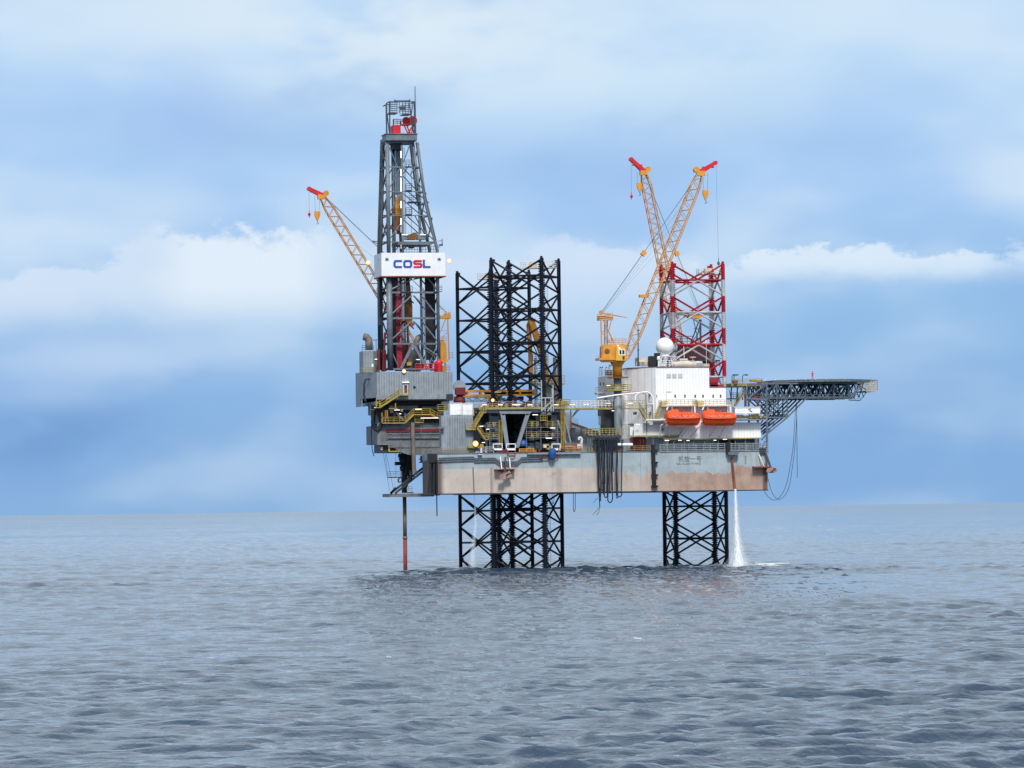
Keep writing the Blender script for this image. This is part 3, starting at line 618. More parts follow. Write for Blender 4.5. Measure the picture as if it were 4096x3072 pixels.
def glyph(strokes, u, v, wpx):
    P0 = q(u, v, yA-.03); k = wpx/31; s = MB(); th = .26
    for (x0, y0, x1, y1) in strokes:
        a = Vector((P0.x+x0*pw*k, P0.y-.03, P0.z+y0*ph_)); c = Vector((P0.x+x1*pw*k, P0.y-.03, P0.z+y1*ph_))
        d = (c-a).normalized(); n_ = Vector((-d.z, 0, d.x))*(th if abs(d.z) < .5 else th*1.1)/1.25; a2, c2 = a-d*.13, c+d*.13
        s.add([a2+n_, c2+n_, c2-n_, a2-n_]+[p+Vector((0, .05, 0)) for p in (a2+n_, c2+n_, c2-n_, a2-n_)], [(3, 2, 1, 0), (4, 5, 6, 7), (0, 1, 5, 4), (1, 2, 6, 5), (2, 3, 7, 6), (3, 0, 4, 7)])
    return s
t_, e_ = .10, .14
G = {'C': [(.95, t_, .22, t_), (.22, t_, .07, .28), (.07, .28, .07, .72), (.07, .72, .22, 1-t_), (.22, 1-t_, .95, 1-t_)],
     'O': [(.22, t_, .78, t_), (.78, t_, .93, .28), (.93, .28, .93, .72), (.93, .72, .78, 1-t_), (.78, 1-t_, .22, 1-t_), (.22, 1-t_, .07, .72), (.07, .72, .07, .28), (.07, .28, .22, t_)],
     'S': [(.05, t_, .80, t_), (.80, t_, .93, .22), (.93, .22, .93, .40), (.93, .40, .80, .52), (.80, .52, .20, .52), (.20, .52, .07, .62), (.07, .62, .07, .80), (.07, .80, .20, 1-t_), (.20, 1-t_, .93, 1-t_)],
     'L': [(.10, 1, .10, t_), (.10, t_, .98, t_)]}
for ch, u, wpx in (('C', 1576, 31), ('O', 1615, 32), ('S', 1655, 33), ('L', 1693, 27)):
    s_ = glyph(G[ch], u, 1071, wpx)
    # lift each stroke by a hair so overlapping ends never share a plane
    for i in range(len(s_.v)//8):
        for j in range(i*8, i*8+8): x, y, z = s_.v[j]; s_.v[j] = (x, y-.004*i, z)
    part(s_, 'lettering', 'logored' if ch == 'S' else 'logoblue', ww)
for u in (1548, 1757):                                  # small star-shaped fittings on the box
    m = MB()
    for a0 in (0, 60, 120): d = Vector((math.cos(R(a0+20)), 0, math.sin(R(a0+20))))*.42; c = q(u, 1037, yA-.06); m.bar(c-d, c+d, .1)
    part(m, 'bracket', 'steel', ww)
m = MB().tube(q(1526, 1037, yA+3), q(1513, 1038, yA+3), .06, 4); part(m, 'lamp_arm', 'steel', ww)
lamp_n = [0]
def floodlamp(u, v, Y, r, label, core=True):
    c = q(u, v, Y); m = MB().lathe(c, [(r*.35, .5), (r*.8, .3), (r, 0.0), (r*.95, -.08)], 16, 'y')
    t = thing('flood_lamp', label, 'lamp', c, 'lit flood lamps'); part(m, 'housing', 'orange', t, True)
    part(MB().lathe(c, [(r*.9, -.09), (r*.9, -.12)], 16, 'y'), 'lens', 'lamp', t); part(MB().lathe(c, [(r*.6, -.13), (r*.3, -.22)], 16, 'y'), 'bulb', 'lampc', t)
floodlamp(1472, 1050, yA+2, .5, 'lit yellow flood lamp at the left edge of the white lettered box'); floodlamp(1796, 1043, yA+1, .48, 'lit yellow flood lamp sticking out right of the white lettered box')
# lower half contents: set-back pipes, red manifold column, brown post, dark wind walls
m = MB(); m.pb(1702, 1105, 1742, 1440, YF+3.5, .5); part(m, 'wind_wall', 'black', D_)
m = MB(); m.pb(1562, 1105, 1576, 1480, YF+5, 3); m.pb(1518, 1110, 1530, 1300, YF+6, 2); part(m, 'wind_wall', 'dark', D_)
m = MB()
for k in range(16):
    u = 1576+k*3.2+random.uniform(-1, 1); m.tube(q(u, 1476, YF+6+(k % 3)*.6), q(u-1, 1108, YF+6+(k % 3)*.6), .07, 5)
part(m, 'racked_pipe', 'dark', D_)
m = MB()
for u in (1584, 1592, 1601): m.tube(q(u+7, 1476, YF+1.2), q(u, 1106, YF+1.2), .13, 6)
m.pb(1584, 1170, 1601, 1186, YF+1, 1.2); m.ps([(1585, 1210), (1600, 1198), (1606, 1215), (1604, 1250), (1590, 1258), (1584, 1240)], YF+1, 1.3); m.pb(1588, 1380, 1606, 1480, YF+1, 1.2)
for v in range(1120, 1470, 22): m.tube(q(1585, v, YF+1), q(1604, v+11, YF+1), .07, 4)
part(m, 'standpipe_manifold', 'crimson', D_)
m = MB(); m.ps([(1627, 1106), (1637, 1106), (1650, 1230), (1650, 1290), (1636, 1300), (1640, 1440), (1650, 1465), (1626, 1465), (1634, 1440), (1631, 1300), (1622, 1280), (1622, 1200), (1628, 1180)], YF+4, 1.6); part(m, 'hoist_beam', 'brown', D_)
part(MB().ps([(1641, 1290), (1658, 1290), (1658, 1300), (1650, 1306), (1642, 1304)], YF+3.5, 1.5), 'tugger', 'brown', D_)
m = MB(); m.pb(1628, 1448, 1646, 1462, YF-.5, 1); part(m, 'man_basket', 'yel', D_)
m = MB(); m.path(pts([(1690, 1372), (1700, 1390), (1745, 1420), (1754, 1436)], YF-.8), .18, 8); m.path(pts([(1688, 1380), (1698, 1398), (1738, 1425), (1742, 1440)], YF-.6), .1, 6); m.tube(q(1698, 1160, YF-.4), q(1703, 1450, YF-.4), .1, 6); m.tube(q(1693, 1150, YF-.4), q(1697, 1380, YF-.4), .08, 6); part(m, 'mud_pipe', 'steelL', D_)
for u0, u1, v in ((1602, 1650, 1158), (1735, 1768, 1157)):
    a, c = q(u0, v+8, YF-.5), q(u1, v+8, YF-.5); m = MB().rail(a, c, r=.05, gap=.9, h=1.1); m.box(a.x, c.x, YF-.5, YF+1, a.z-.12, a.z); part(m, 'side_landing', 'steel', D_)

# ------------------------------------------------------------------ drill floor house on the cantilever
Y0 = 21.0
df = thing('drill_floor_house', 'grey ribbed wind wall and floor under the drilling tower with yellow stair', 'wind wall', q(1650, 1600, Y0))
x0, x1 = q(1507, 1540, Y0).x, q(1812, 1540, Y0).x; zt, zb = q(1650, 1488, Y0).z, q(1650, 1578, Y0).z
for nm, bx in (('wall', (x0, x1, Y0, Y0+.2, zb, zt)), ('wall', (x0, x0+.2, Y0+.2, Y0+20, zb-2.0, zt)), ('wall', (x1-.2, x1, Y0+.2, Y0+20, zb, zt)), ('wall', (x0+.2, x1-.2, Y0+19.8, Y0+20, zb, zt))): part(MB().box(*bx), nm, 'greyw', df)
part(MB().box(x0+.2, x1-.2, Y0+.2, Y0+19.8, zb, zb+.3), 'floor', 'dark', df)
part(MB().box(x0-.15, x1-1.5, Y0-.2, Y0+.02, zb-1.0, zb-.01), 'skirt', 'greyp', df)
a = q(1812, 1578, Y0); part(MB().box(x0, x1, Y0+.1, Y0+20, zb-1.3, zb-.02), 'floor_beams', 'dark', df)
m = MB()
for k in range(int((x1-x0)/1.04)): m.box(x0+k*1.04+.5, x0+k*1.04+.56, Y0-.05, Y0, zb, zt)
part(m, 'wall_ribs', 'greyd', df)
part(MB().pb(1614, 1539, 1631, 1577, Y0-.04, .1), 'door_frame', 'whitep', df); part(MB().pb(1617, 1540, 1629, 1574, Y0-.07, .1), 'door', 'maroon', df)
part(MB().pb(1611, 1527.5, 1637, 1530.5, Y0-.4, .35), 'tube_lamp', 'strip', df); part(MB().pb(1653, 1544, 1663, 1554, Y0-.06, .1), 'vent_opening', 'black', df)
def stair(P0, P1, w, t, m_='yel', depth=None):          # from foot P0 to head P1, flight runs along x
    P0, P1 = Vector(P0), Vector(P1); s = MB(); o = Vector((0, w, 0))
    for k in (Vector(), o):
        s.bar(P0+k, P1+k, .12, .32)
        for h in (.55, 1.1): s.tube(P0+k+up*h, P1+k+up*h, .045, 4)
        n = max(2, int((P1-P0).length/1.3))
        for i in range(n+1): p = (P0+k).lerp(P1+k, i/n); s.tube(p, p+up*1.1, .04, 4)
    n = max(3, int(abs(P1.z-P0.z)/.22))
    for i in range(n): p = P0.lerp(P1, (i+.5)/n); s.box(p.x-.13, p.x+.13, p.y+.05, p.y+w-.05, p.z-.02, p.z+.03)
    return part(s, 'stair_flight', m_, t)
def deckp(u0, u1, v, Y, d, t, name='walkway', m_='yel', railm='rail', h=1.1, th=.22, gap=1.2, sides=True):
    a, c = q(u0, v, Y), q(u1, v, Y); z = (a.z+c.z)/2
    o = part(MB().box(a.x, c.x, Y, Y+d, z-th, z), name, m_, t)
    r = MB().rail((a.x, Y+.05, z), (c.x, Y+.05, z), h=h, r=.045, gap=gap)
    if sides: r.rail((a.x, Y+.05, z), (a.x, Y+d, z), h=h, r=.04, gap=gap); r.rail((c.x, Y+.05, z), (c.x, Y+d, z), h=h, r=.04, gap=gap)
    part(r, 'railing', railm, o); return o
Ys = Y0-1.4
deckp(1598, 1636, 1578, Ys, 1.3, df, 'landing'); stair(q(1522, 1628, Ys), q(1600, 1578, Ys), 1.0, df); deckp(1504, 1524, 1628, Ys, 2, df, 'landing')
part(MB().pb(1504, 1596, 1507, 1628, Ys, .1).pb(1517, 1596, 1519, 1628, Ys, .1).pb(1504, 1610, 1519, 1612, Ys, .1), 'stair_cage', 'rail', df)
# stern end: tall plate, light wall, tanks and exhaust cowl
e0 = q(1438, 1560, Y0+14).x
part(MB().box(q(1440, 1560, Y0+10).x, q(1440, 1560, Y0+10).x+.3, Y0+10, Y0+16, q(1440, 1626, Y0+10).z, q(1440, 1490, Y0+10).z), 'stern_plate', 'greyp', df)
m = MB(); m.prism([(q(1452, 1540, Y0+6).x, Y0+6), (x0, Y0), (x0, Y0+12), (q(1452, 1540, Y0+6).x, Y0+12)], zb-.6, zt); part(m, 'stern_corner', 'greyp', df)
part(MB().path(pts([(1478, 1515), (1462, 1518), (1457, 1535), (1456, 1580), (1462, 1605)], Y0+3), .22, 8), 'drain_pipe', 'dark', df)
m = MB(); m.pb(1452, 1404, 1494, 1490, Y0+6, 5); part(m, 'equipment_house', 'greyw', df)
m = MB(); m.pb(1494, 1404, 1520, 1490, Y0+9, 5); part(m, 'equipment_house', 'greyd', df)
part(MB().pb(1487, 1456, 1494, 1468, Y0+5.9, .1), 'sign_plate', 'whitep', df); part(MB().pb(1499, 1435.5, 1517, 1438.5, Y0+8.8, .2), 'tube_lamp', 'strip', df)
cowl = MB(); cowl.path(pts([(1476, 1400), (1476, 1370), (1474, 1358), (1466, 1349), (1454, 1346)], Y0+8), .78, 12); part(cowl, 'exhaust_cowl', 'pipe', df, True)
cowl = MB(); cowl.path(pts([(1666, 1400), (1666, 1368), (1672, 1352), (1684, 1346)], YF+2), .62, 12); part(cowl, 'exhaust_cowl', 'pipe', df, True)
m = MB(); a, c = q(1448, 1404, Y0+6), q(1495, 1404, Y0+6); m.rail((a.x, Y0+6, a.z), (c.x, Y0+6, c.z), r=.05, gap=.7); m.tube(q(1490, 1360, Y0+9), q(1516, 1359, Y0+9), .07, 4); m.tube(q(1504, 1360, Y0+9), q(1505, 1404, Y0+9), .08, 4); part(m, 'railing', 'steel', df)
m = MB(); a, c = q(1456, 1490, Y0+1), q(1500, 1490, Y0+1); m.rail((a.x, Y0+4, a.z), (c.x, Y0+1, c.z), r=.05, gap=.7); part(m, 'railing', 'yel', df)
m = MB(); m.pb(1512, 1395, 1520, 1480, YF-1, 1); m.pb(1530, 1400, 1545, 1485, YF+2, 2); m.tube(q(1540, 1330, YF+1), q(1532, 1480, YF+1), .25, 6); part(m, 'hose_stack', 'maroon', df)
m = MB(); m.lathe(q(1756, 1490, Y0+2), [(.62, 0), (.7, .2), (.7, 2.1), (.55, 2.45), (.3, 2.7), (.12, 2.8)], 16); m.lathe(q(1746, 1490, Y0+3), [(.5, 0), (.5, 1.9), (.3, 2.3)], 12); m.rail(q(1662, 1486, Y0+1), q(1752, 1484, Y0+1), h=1.5, r=.07, gap=1.1); m.tube(q(1662, 1456, Y0+1), q(1752, 1454, Y0+1), .1, 5); m.rail(q(1764, 1486, Y0+3), q(1800, 1486, Y0+3), h=1.2, r=.06, gap=1.1)
part(m, 'red_pump', 'red', df, label='bright red pump vessel and piping on the drill floor')
m = MB(); m.pb(1770, 1462, 1786, 1487, Y0+2.5, 1); part(m, 'control_box', 'yel', df)
m = MB(); m.pb(1582, 1370, 1648, 1484, YF+7, 1); part(m, 'inner_wall', 'maroon', df)
part(MB().pb(1664, 1437, 1684, 1439.5, YF+2, .2), 'tube_lamp', 'strip', df)
part(MB().pb(1640, 1398, 1682, 1486, YF+6.5, 1), 'inner_wall', 'greyd', df)
floodlamp(1616, 1485, Y0-.3, .42, 'lit orange flood lamp on the top edge of the grey ribbed wall')

# ------------------------------------------------------------------ cantilever and what hangs on it
Yc = 22.0
ct = thing('cantilever', 'grey cantilever body with yellow walkways reaching past the stern under the tower', 'cantilever', q(1600, 1800, Yc))
m = MB(); m.ps([(1509, 1690), (1555, 1690), (1555, 1700), (1765, 1700), (1765, 1820), (1640, 1820), (1612, 1812), (1553, 1780), (1509, 1780)], Yc, 1.2); part(m, 'side_beam', 'greyd2', ct)
m = MB(); m.ps([(1509+0, 1690), (1765, 1690), (1765, 1815), (1640, 1815), (1553, 1778), (1509, 1778)], Yc+16, 1.2); part(m, 'side_beam', 'greyp', ct)
m = MB(); m.box(q(1512, 1700, Yc).x, q(1765, 1700, Yc).x, Yc+1.2, Yc+16, q(1600, 1775, Yc).z, q(1600, 1700, Yc).z); part(m, 'cross_deck', 'greyd', ct)
m = MB()
for u in (1560, 1600, 1636, 1680, 1722): m.pb(u, 1702, u+4, 1780 if u < 1600 else 1815, Yc-.12, .12)
for v in (1738, 1752, 1786): m.pb(1553, v, 1764, v+4, Yc-.16, .16)
part(m, 'stiffener', 'greyd', ct)
part(MB().pb(1546, 1716, 1762, 1728, Yc-.22, .2), 'red_rail', mat('rail_red', (.17, .012, .025), .5, streak=.5), ct)
m = MB(); 
for v in (1735, 1745, 1752): m.tube(q(1545, v, Yc-.4), q(1764, v-1, Yc-.4), .08, 5)
m.path(pts([(1683, 1690), (1686, 1740), (1693, 1752), (1705, 1750)], Yc-.4), .07, 5); part(m, 'pipe_run', 'steelL', ct)
part(MB().path(pts([(1650, 1690), (1653, 1780), (1657, 1890)], Yc-.7), .42, 8), 'drain_pipe', 'pipe', ct)
m = MB(); m.pb(1508, 1602, 1765, 1618, Yc+1, 14); m.pb(1484, 1600, 1505, 1660, Yc+8, 4); part(m, 'skid_beam', 'black', ct)
m = MB(); m.pb(1530, 1618, 1775, 1700, Yc+3, 12); part(m, 'substructure', 'dark', ct)
m = MB(); m.pb(1560, 1622, 1574, 1652, Yc+.5, 1.5); m.pb(1586, 1622, 1672, 1640, Yc+2, 1); m.pb(1690, 1626, 1758, 1638, Yc+1.5, 1); m.ps([(1580, 1648), (1586, 1648), (1618, 1680), (1612, 1684)], Yc+1, .5); m.pb(1484, 1620, 1500, 1658, Yc+5, 2); part(m, 'equipment_cabinet', 'steelL', ct)
m = MB(); m.pb(1534, 1640, 1556, 1682, Yc+1.5, 1); m.pb(1575, 1655, 1582, 1665, Yc+.2, .6); m.pb(1690, 1560+90, 1760, 1672, Yc+2, 1); part(m, 'machinery', 'maroon', ct)
m = MB(); m.pb(1617, 1652, 1625, 1678, Yc-.2, .3); part(m, 'gas_bottle', 'blue', ct)
# walkways: low, ramped up, high, ramped down
Yw = Yc-1.5
deckp(1530, 1622, 1690, Yw, 1.5, ct); stair(q(1622, 1690, Yw), q(1655, 1658, Yw), 1.2, ct); deckp(1655, 1722, 1656, Yw, 1.5, ct); stair(q(1750, 1672, Yw), q(1722, 1656, Yw), 1.2, ct); deckp(1750, 1792, 1670, Yw, 1.5, ct)
deckp(1752, 1794, 1640, Yw, 1.5, ct); deckp(1660, 1695, 1687, Yw+.6, 1, ct); deckp(1487, 1502, 1660, Yc+2, 2, ct)
m = MB().pb(1526, 1650, 1530, 1690, Yw, .1).pb(1540, 1640, 1543, 1690, Yw, .1).pb(1526, 1668, 1552, 1671, Yw, .1).pb(1546, 1640, 1552, 1672, Yw+.3, .3); part(m, 'ladder_cage', 'yel', ct)
m = MB(); m.pb(1555, 1632, 1590, 1636, Yw, .3); m.pb(1580, 1612, 1584, 1634, Yw, .1); m.pb(1604, 1636, 1612, 1646, Yw, .4); m.pb(1553, 1783, 1560, 1806, Yc, .3); m.pb(1554, 1803, 1600, 1808, Yc-.5, 2); part(m, 'yellow_frame', 'yel', ct)
for u, v, L_ in ((1589, 1640, 22), (1674, 1637, 26), (1601, 1655, 8), (1500, 1630, 3), (1718, 1672, 70)):
    part(MB().pb(u-L_/2, v-1.3, u+L_/2, v+1.3, Yw-.1, .15), 'tube_lamp', 'strip', ct)
m = MB(); m.ps([(1520, 1779), (1556, 1779), (1612, 1811), (1520, 1811)], Yc+1, 8); part(m, 'access_cabin', 'dark', ct); part(MB().pb(1522, 1788, 1531, 1800, Yc+.9, .1), 'small_window', 'whitep', ct)
# looped black flowline bundle on the stern
fl = MB()
for k in range(5): fl.path(pts([(1492+k, 1640), (1490+k, 1690+k*3), (1497+k, 1715-k*3), (1508, 1722-k*4), (1519-k, 1713-k*3), (1526-k, 1690), (1524-k, 1650)], Yc-.3+k*.35), .35, 8)
solo(fl, 'hose_loop', 'black', 'thick black hose bundle looped under the stern end of the cantilever', 'hose')
m = MB(); m.path(pts([(1485, 1640), (1486, 1700), (1486, 1760), (1489, 1800), (1496, 1825)], Yc+2), .09, 6); solo(m, 'drain_hose', 'hose', 'single thin hose hanging free at the far stern, beside open sky', 'hose')
# blowout preventer stack
bp = thing('blowout_preventer', 'black valve stack with hoses hanging below the stern under the tower', 'valve stack', q(1618, 1970, 30))
m = MB(); c = q(1617, 1900, 30)
z = lambda v: q(1617, v, 30).z-c.z
m.lathe(c, [(.6, z(1972)), (.6, z(1930)), (.66, z(1925)), (.66, z(1885)), (.95, z(1880)), (.95, z(1868)), (.7, z(1860)), (1.0, z(1850)), (1.0, z(1830)), (1.3, z(1828)), (1.3, z(1818)), (.9, z(1812)), (.9, z(1800))], 14); part(m, 'stack_body', 'black', bp)
m = MB(); m.pb(1583, 1847, 1605, 1861, 29.5, 1.6); m.pb(1628, 1846, 1652, 1857, 29.5, 1.6); m.pb(1600, 1815, 1640, 1840, 29.3, 2); part(m, 'ram_cylinder', 'black', bp)
for k in range(7):
    u = 1626+k*4; m = MB(); m.path(pts([(u, 1812), (u+3, 1850), (u-4, 1890+k*6), (u-14, 1925), (1622, 1950+k*2)], 28.5+k*.3), .13, 6); part(m, 'control_hose', 'black', bp)
for k in range(3):
    m = MB(); m.path(pts([(1606-k*6, 1910), (1590+k*3, 1918+k*5), (1592+k*4, 1930), (1604, 1926)], 28.5), .07, 5); part(m, 'control_hose', 'black', bp)
tx = thing('lower_deck_frame', 'low grey-brown deck frame with slanted braces hung under the stern', 'platform', q(1650, 1985, 26))
m = MB(); m.pb(1560, 1974, 1736, 1987, 25, 10); m.pb(1736, 1972, 1760, 1982, 24, 10); part(m, 'deck', 'pipe', tx)
for Y in (25, 33):
    m = MB(); m.bar(q(1562, 1974, Y), q(1722, 1848, Y), .35, .45); m.bar(q(1580, 1974, Y), q(1728, 1856, Y), .3, .4); m.bar(q(1562, 1974, Y), q(1583, 1950, Y), .35, .4); part(m, 'brace', 'dark', tx)
deckp(1556, 1608, 1907, 27, 2, tx, 'side_platform', 'greyd', 'railw'); deckp(1640, 1672, 1905, 28, 2, tx, 'side_platform', 'greyd', 'railw'); deckp(1634, 1654, 1968, 26, 2, tx, 'side_platform', 'greyd', 'railw')
m = MB(); m.pb(1684, 1822, 1690, 1850, 22, 1); m.pb(1682, 1834, 1722, 1838, 22, 2); m.pb(1682, 1847, 1722, 1851, 22, 2); m.pb(1714, 1815, 1751, 1850, 1.2, 1.5); m.ps([(1722, 1850), (1750, 1850), (1750, 1975), (1722, 1975)], 2.4, .3); part(m, 'hanger', 'black', tx)
for u0, u1 in ((1722, 1714), (1736, 1734), (1746, 1748)): part(MB().bar(q(u0, 1840, 1.6), q(u1, 1975, 1.6), .42), 'hanger_post', 'black', tx)
m = MB()
for a, c in (((1533, 1810), (1558, 1964)), ((1545, 1815), (1575, 1962)), ((1540, 1815), (1552, 1905)), ((1583, 1812), (1584, 1895))): m.tube(q(*a, 27), q(*c, 27), .035, 4)
part(m, 'stay_wire', 'rope', tx)
cp_ = thing('conductor_pipe', 'lone vertical well pipe, brown above and red below, from stern deck into the sea', 'pipe', q(1621, 2200, 29))
c = q(1618, 1987, 29)
part(MB().tube(c, (c.x, c.y, q(1621, 2150, 29).z), .40, 14), 'upper_pipe', 'pipe', cp_, True); part(MB().tube((c.x, c.y, q(1621, 2149, 29).z), (c.x, c.y, -4), .42, 14), 'lower_pipe', 'conred', cp_, True)
part(MB().tube((c.x, c.y, q(1621, 2156, 29).z), (c.x, c.y, q(1621, 2146, 29).z), .50, 14), 'coupling', 'pipe', cp_, True)
solo(MB().tube(q(1745, 1860, 10), q(1748, 2064, 10), .11, 6), 'hanging_line', 'black', 'single straight black line hanging from the stern hull corner', 'hose')

# ------------------------------------------------------------------ grey deckhouse at the stern and tanks on it
dh = thing('stern_deckhouse', 'tall grey ribbed deckhouse on the stern edge of the hull, left of the lit lamp', 'deckhouse', (q(1760, 1830, .4).x, .4, ZD))
m = MB(); m.pb(1766, 1662, 1893, 1832, .5, 2.6); part(m, 'wall', 'greyw', dh); part(MB().pb(1768, 1824, 1764, 1850, .3, 2.6), 'foundation', 'greyd', dh)
m = MB()
for k in range(14): m.pb(1796+k*7, 1672, 1797.2+k*7, 1826, .43, .07)
part(m, 'wall_ribs', 'greyd', dh); part(MB().pb(1891, 1690, 1893.5, 1830, .3, .2).pb(1764, 1690, 1766, 1830, .3, .2), 'corner_post', 'greyd', dh)
part(MB().pb(1752, 1706, 1778, 1714, -.6, 1), 'shelf', 'steelL', dh)
def box_tank(name, u0, u1, v0, v1, Y, label, mm='whitep'):
    t = thing(name, label, 'container', q(u0, v1, Y)); m = MB(); m.pb(u0, v0, u1, v1, Y, 2.6); part(m, 'shell', mm, t)
    f = MB(); m2 = q((u0+u1)/2, v0, Y)
    a, c = q(u0, (v0+v1)/2, Y).x, q(u1, (v0+v1)/2, Y).x; zt, zb = m2.z, q((u0+u1)/2, v1, Y).z
    for x in (a, c): f.box(x-.07, x+.07, Y-.06, Y+.02, zb, zt+.05)
    f.box(a-.07, c+.07, Y-.08, Y-.005, zt-.1, zt+.06); f.box(a-.07, c+.07, Y-.08, Y-.005, zb, zb+.12); part(f, 'frame', 'whited', t); return t
box_tank('white_container', 1800, 1848, 1612, 1660, 2, 'left white box container on the stern deckhouse roof beside its twin')
box_tank('white_container', 1850, 1892, 1614, 1661, 1.5, 'right white box container on the stern deckhouse roof, nearer the lattice legs')
m = MB(); a, c = q(1800, 1663, .6), q(1896, 1663, .6); m.rail((a.x, .7, a.z), (c.x, .7, a.z), r=.04, gap=1); part(m, 'railing', 'railw', dh)
m = MB(); m.rail(q(1893, 1662, .7), q(1893, 1612, .7), h=.4, r=.05, gap=.5); m.tube(q(1893, 1664, .6), q(1893, 1614, .6), .07, 4); part(m, 'ladder', 'rail', dh)
c = q(1838, 1546, 16); m = MB(); m.lathe(c, [(1.25, -.5), (1.28, 0), (1.25, .5)], 24, 'y'); solo(m, 'hose_reel', 'greyp', 'round grey cable reel standing right of the grey ribbed wall', 'reel', smooth=False)
m = MB(); m.pb(1824, 1550, 1862, 1578, 14.5, 1.6); solo(m, 'engine_skid', 'maroon', 'dark red engine skid in front of the round grey reel', 'machine')
m = MB(); m.lathe(q(1838, 1612, 16), [(1.2, 0), (1.3, .5), (1.1, 1.2), (.7, 1.3), (.7, 1.9)], 14); solo(m, 'winch_drum', 'maroon', 'dark red winch drum behind the white containers', 'winch')

# ------------------------------------------------------------------ jacking frames of the aft leg nearer the viewer
jf = thing('jacking_frame', 'grey jacking house with V-shaped struts and railed floors around the near aft leg', 'jacking house', (0, 3, ZD))
Yj = 1.2
m = MB(); m.ps([(1920, 1636), (2262, 1632), (2262, 1648), (2122, 1650), (2110, 1657), (2100, 1651), (2024, 1652), (2018, 1660), (1990, 1652), (1922, 1652)], Yj, 1.0); part(m, 'head_beam', 'greyp', jf)
for uv in ([(1988, 1652), (2016, 1650), (2020, 1662), (2036, 1770), (2040, 1792), (2024, 1795), (2018, 1760), (2003, 1660)], [(2122, 1652), (2100, 1650), (2106, 1664), (2064, 1788), (2072, 1793), (2078, 1790), (2100, 1730), (2112, 1670)]):
    pass
m = MB(); m.ps([(2002, 1655), (2020, 1655), (2038, 1792), (2024, 1794), (2016, 1745)], Yj-.5, .8); part(m, 'strut', 'steelV', jf)
m = MB(); m.ps([(2104, 1655), (2120, 1655), (2076, 1790), (2062, 1791)], Yj-.5, .8); part(m, 'strut', 'steelV', jf)
m = MB(); m.ps([(1996, 1645), (2128, 1645), (2120, 1656), (2106, 1662), (2100, 1655), (2022, 1655), (2016, 1662), (2002, 1656)], Yj-.5, .8); part(m, 'strut_head', 'steelV', jf)
for uv in ([(2228, 1680), (2234, 1680), (2270, 1776), (2262, 1780)], [(2255, 1665), (2264, 1665), (2286, 1770), (2280, 1770)]): m = MB(); m.ps(uv, Yj, .6); part(m, 'strut', 'steelV', jf)
def bulge_wall(u0, u1, v0, v1, Y, waves, mm='greyd'):    # pinion towers: stacked rounded gear cases
    m = MB(); um = (u0+u1)/2; vs = [v0+(v1-v0)*k/waves for k in range(waves)]
    for vv in vs:
        h = (v1-v0)/waves; a, c = q(u0, vv+h/2, Y), q(u1, vv+h/2, Y); zt, zb = q(um, vv, Y).z, q(um, vv+h, Y).z; w = c.x-a.x; zz = zt-zb
        m.add([(a.x, Y+2, zb), (c.x, Y+2, zb), (c.x, Y+2, zt), (a.x, Y+2, zt), (a.x+w*.12, Y, zb+zz*.12), (c.x-w*.12, Y, zb+zz*.12), (c.x-w*.12, Y, zt-zz*.12), (a.x+w*.12, Y, zt-zz*.12)], [(4, 5, 6, 7), (0, 1, 5, 4), (1, 2, 6, 5), (2, 3, 7, 6), (3, 0, 4, 7), (3, 2, 1, 0)])
    part(m, 'gear_tower', mm, jf)
bulge_wall(1964, 2000, 1660, 1800, 4, 4, 'greyp'); bulge_wall(2140, 2170, 1655, 1798, 4, 4, 'greyp'); bulge_wall(2200, 2232, 1655, 1798, 4, 4, 'greyp'); bulge_wall(2172, 2198, 1670, 1798, 5, 4, 'greyd'); bulge_wall(2116, 2140, 1675, 1798, 5, 4, 'greyp')
m = MB(); m.pb(1922, 1652, 1966, 1800, 8, 10); m.pb(1926, 1690, 1960, 1720, 7, 1); part(m, 'machinery_space', 'dark', jf)
m = MB(); m.pb(1950, 1650, 2262, 1812, 19.8, 1); part(m, 'back_wall', 'greyd', jf)
m = MB(); m.pb(1962, 1652, 2010, 1800, 6.2, 3); m.pb(2110, 1652, 2236, 1800, 7.2, 3); part(m, 'side_wall', 'greyd', jf)
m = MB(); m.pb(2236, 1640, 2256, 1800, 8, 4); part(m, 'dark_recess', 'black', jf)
for v in (1708, 1749):
    deckp(2104, 2168, v, Yj+.1, 1.6, jf, 'gallery', 'steelL', th=.14, gap=1.1); deckp(2168, 2232, v-.8, Yj+.1, 1.6, jf, 'gallery', 'steelL', th=.14, gap=1.1); deckp(2232, 2256, v-1, Yj+.1, 1.6, jf, 'gallery', 'steelL', th=.14)
    deckp(1952, 1998, v+4, Yj+.1, 1.6, jf, 'gallery', 'steelL', th=.14, gap=1.1)
m = MB()
for u in (1958, 2105, 2163, 2230): m.tube(q(u, 1690, Yj), q(u+1, 1800, Yj), .09, 5)
part(m, 'gallery_post', 'steelL', jf)
for u0, u1, v0, v1 in ((1996, 2008, 1682, 1798), (2244, 2252, 1620, 1795), (2258, 2259.5, 1640, 1790)):
    m = MB(); n = int((v1-v0)/5)
    for u in (u0, u1): m.tube(q(u, v0, Yj-.6), q(u+1, v1, Yj-.6), .09, 4)
    for k in range(n): m.tube(q(u0, v0+k*5, Yj-.6), q(u1, v0+k*5, Yj-.6), .045, 4)
    part(m, 'ladder', 'yel', jf)
for k, (u, v, L_) in enumerate(((2141, 1659, 22), (2211, 1712, 20), (2196, 1752.5, 25), (1924, 1705, 18), (1951, 1717, 11), (1934, 1770, 13))): part(MB().pb(u-L_/2, v-1.3, u+L_/2, v+1.3, Yj-.6, .15), 'tube_lamp', 'strip', jf)
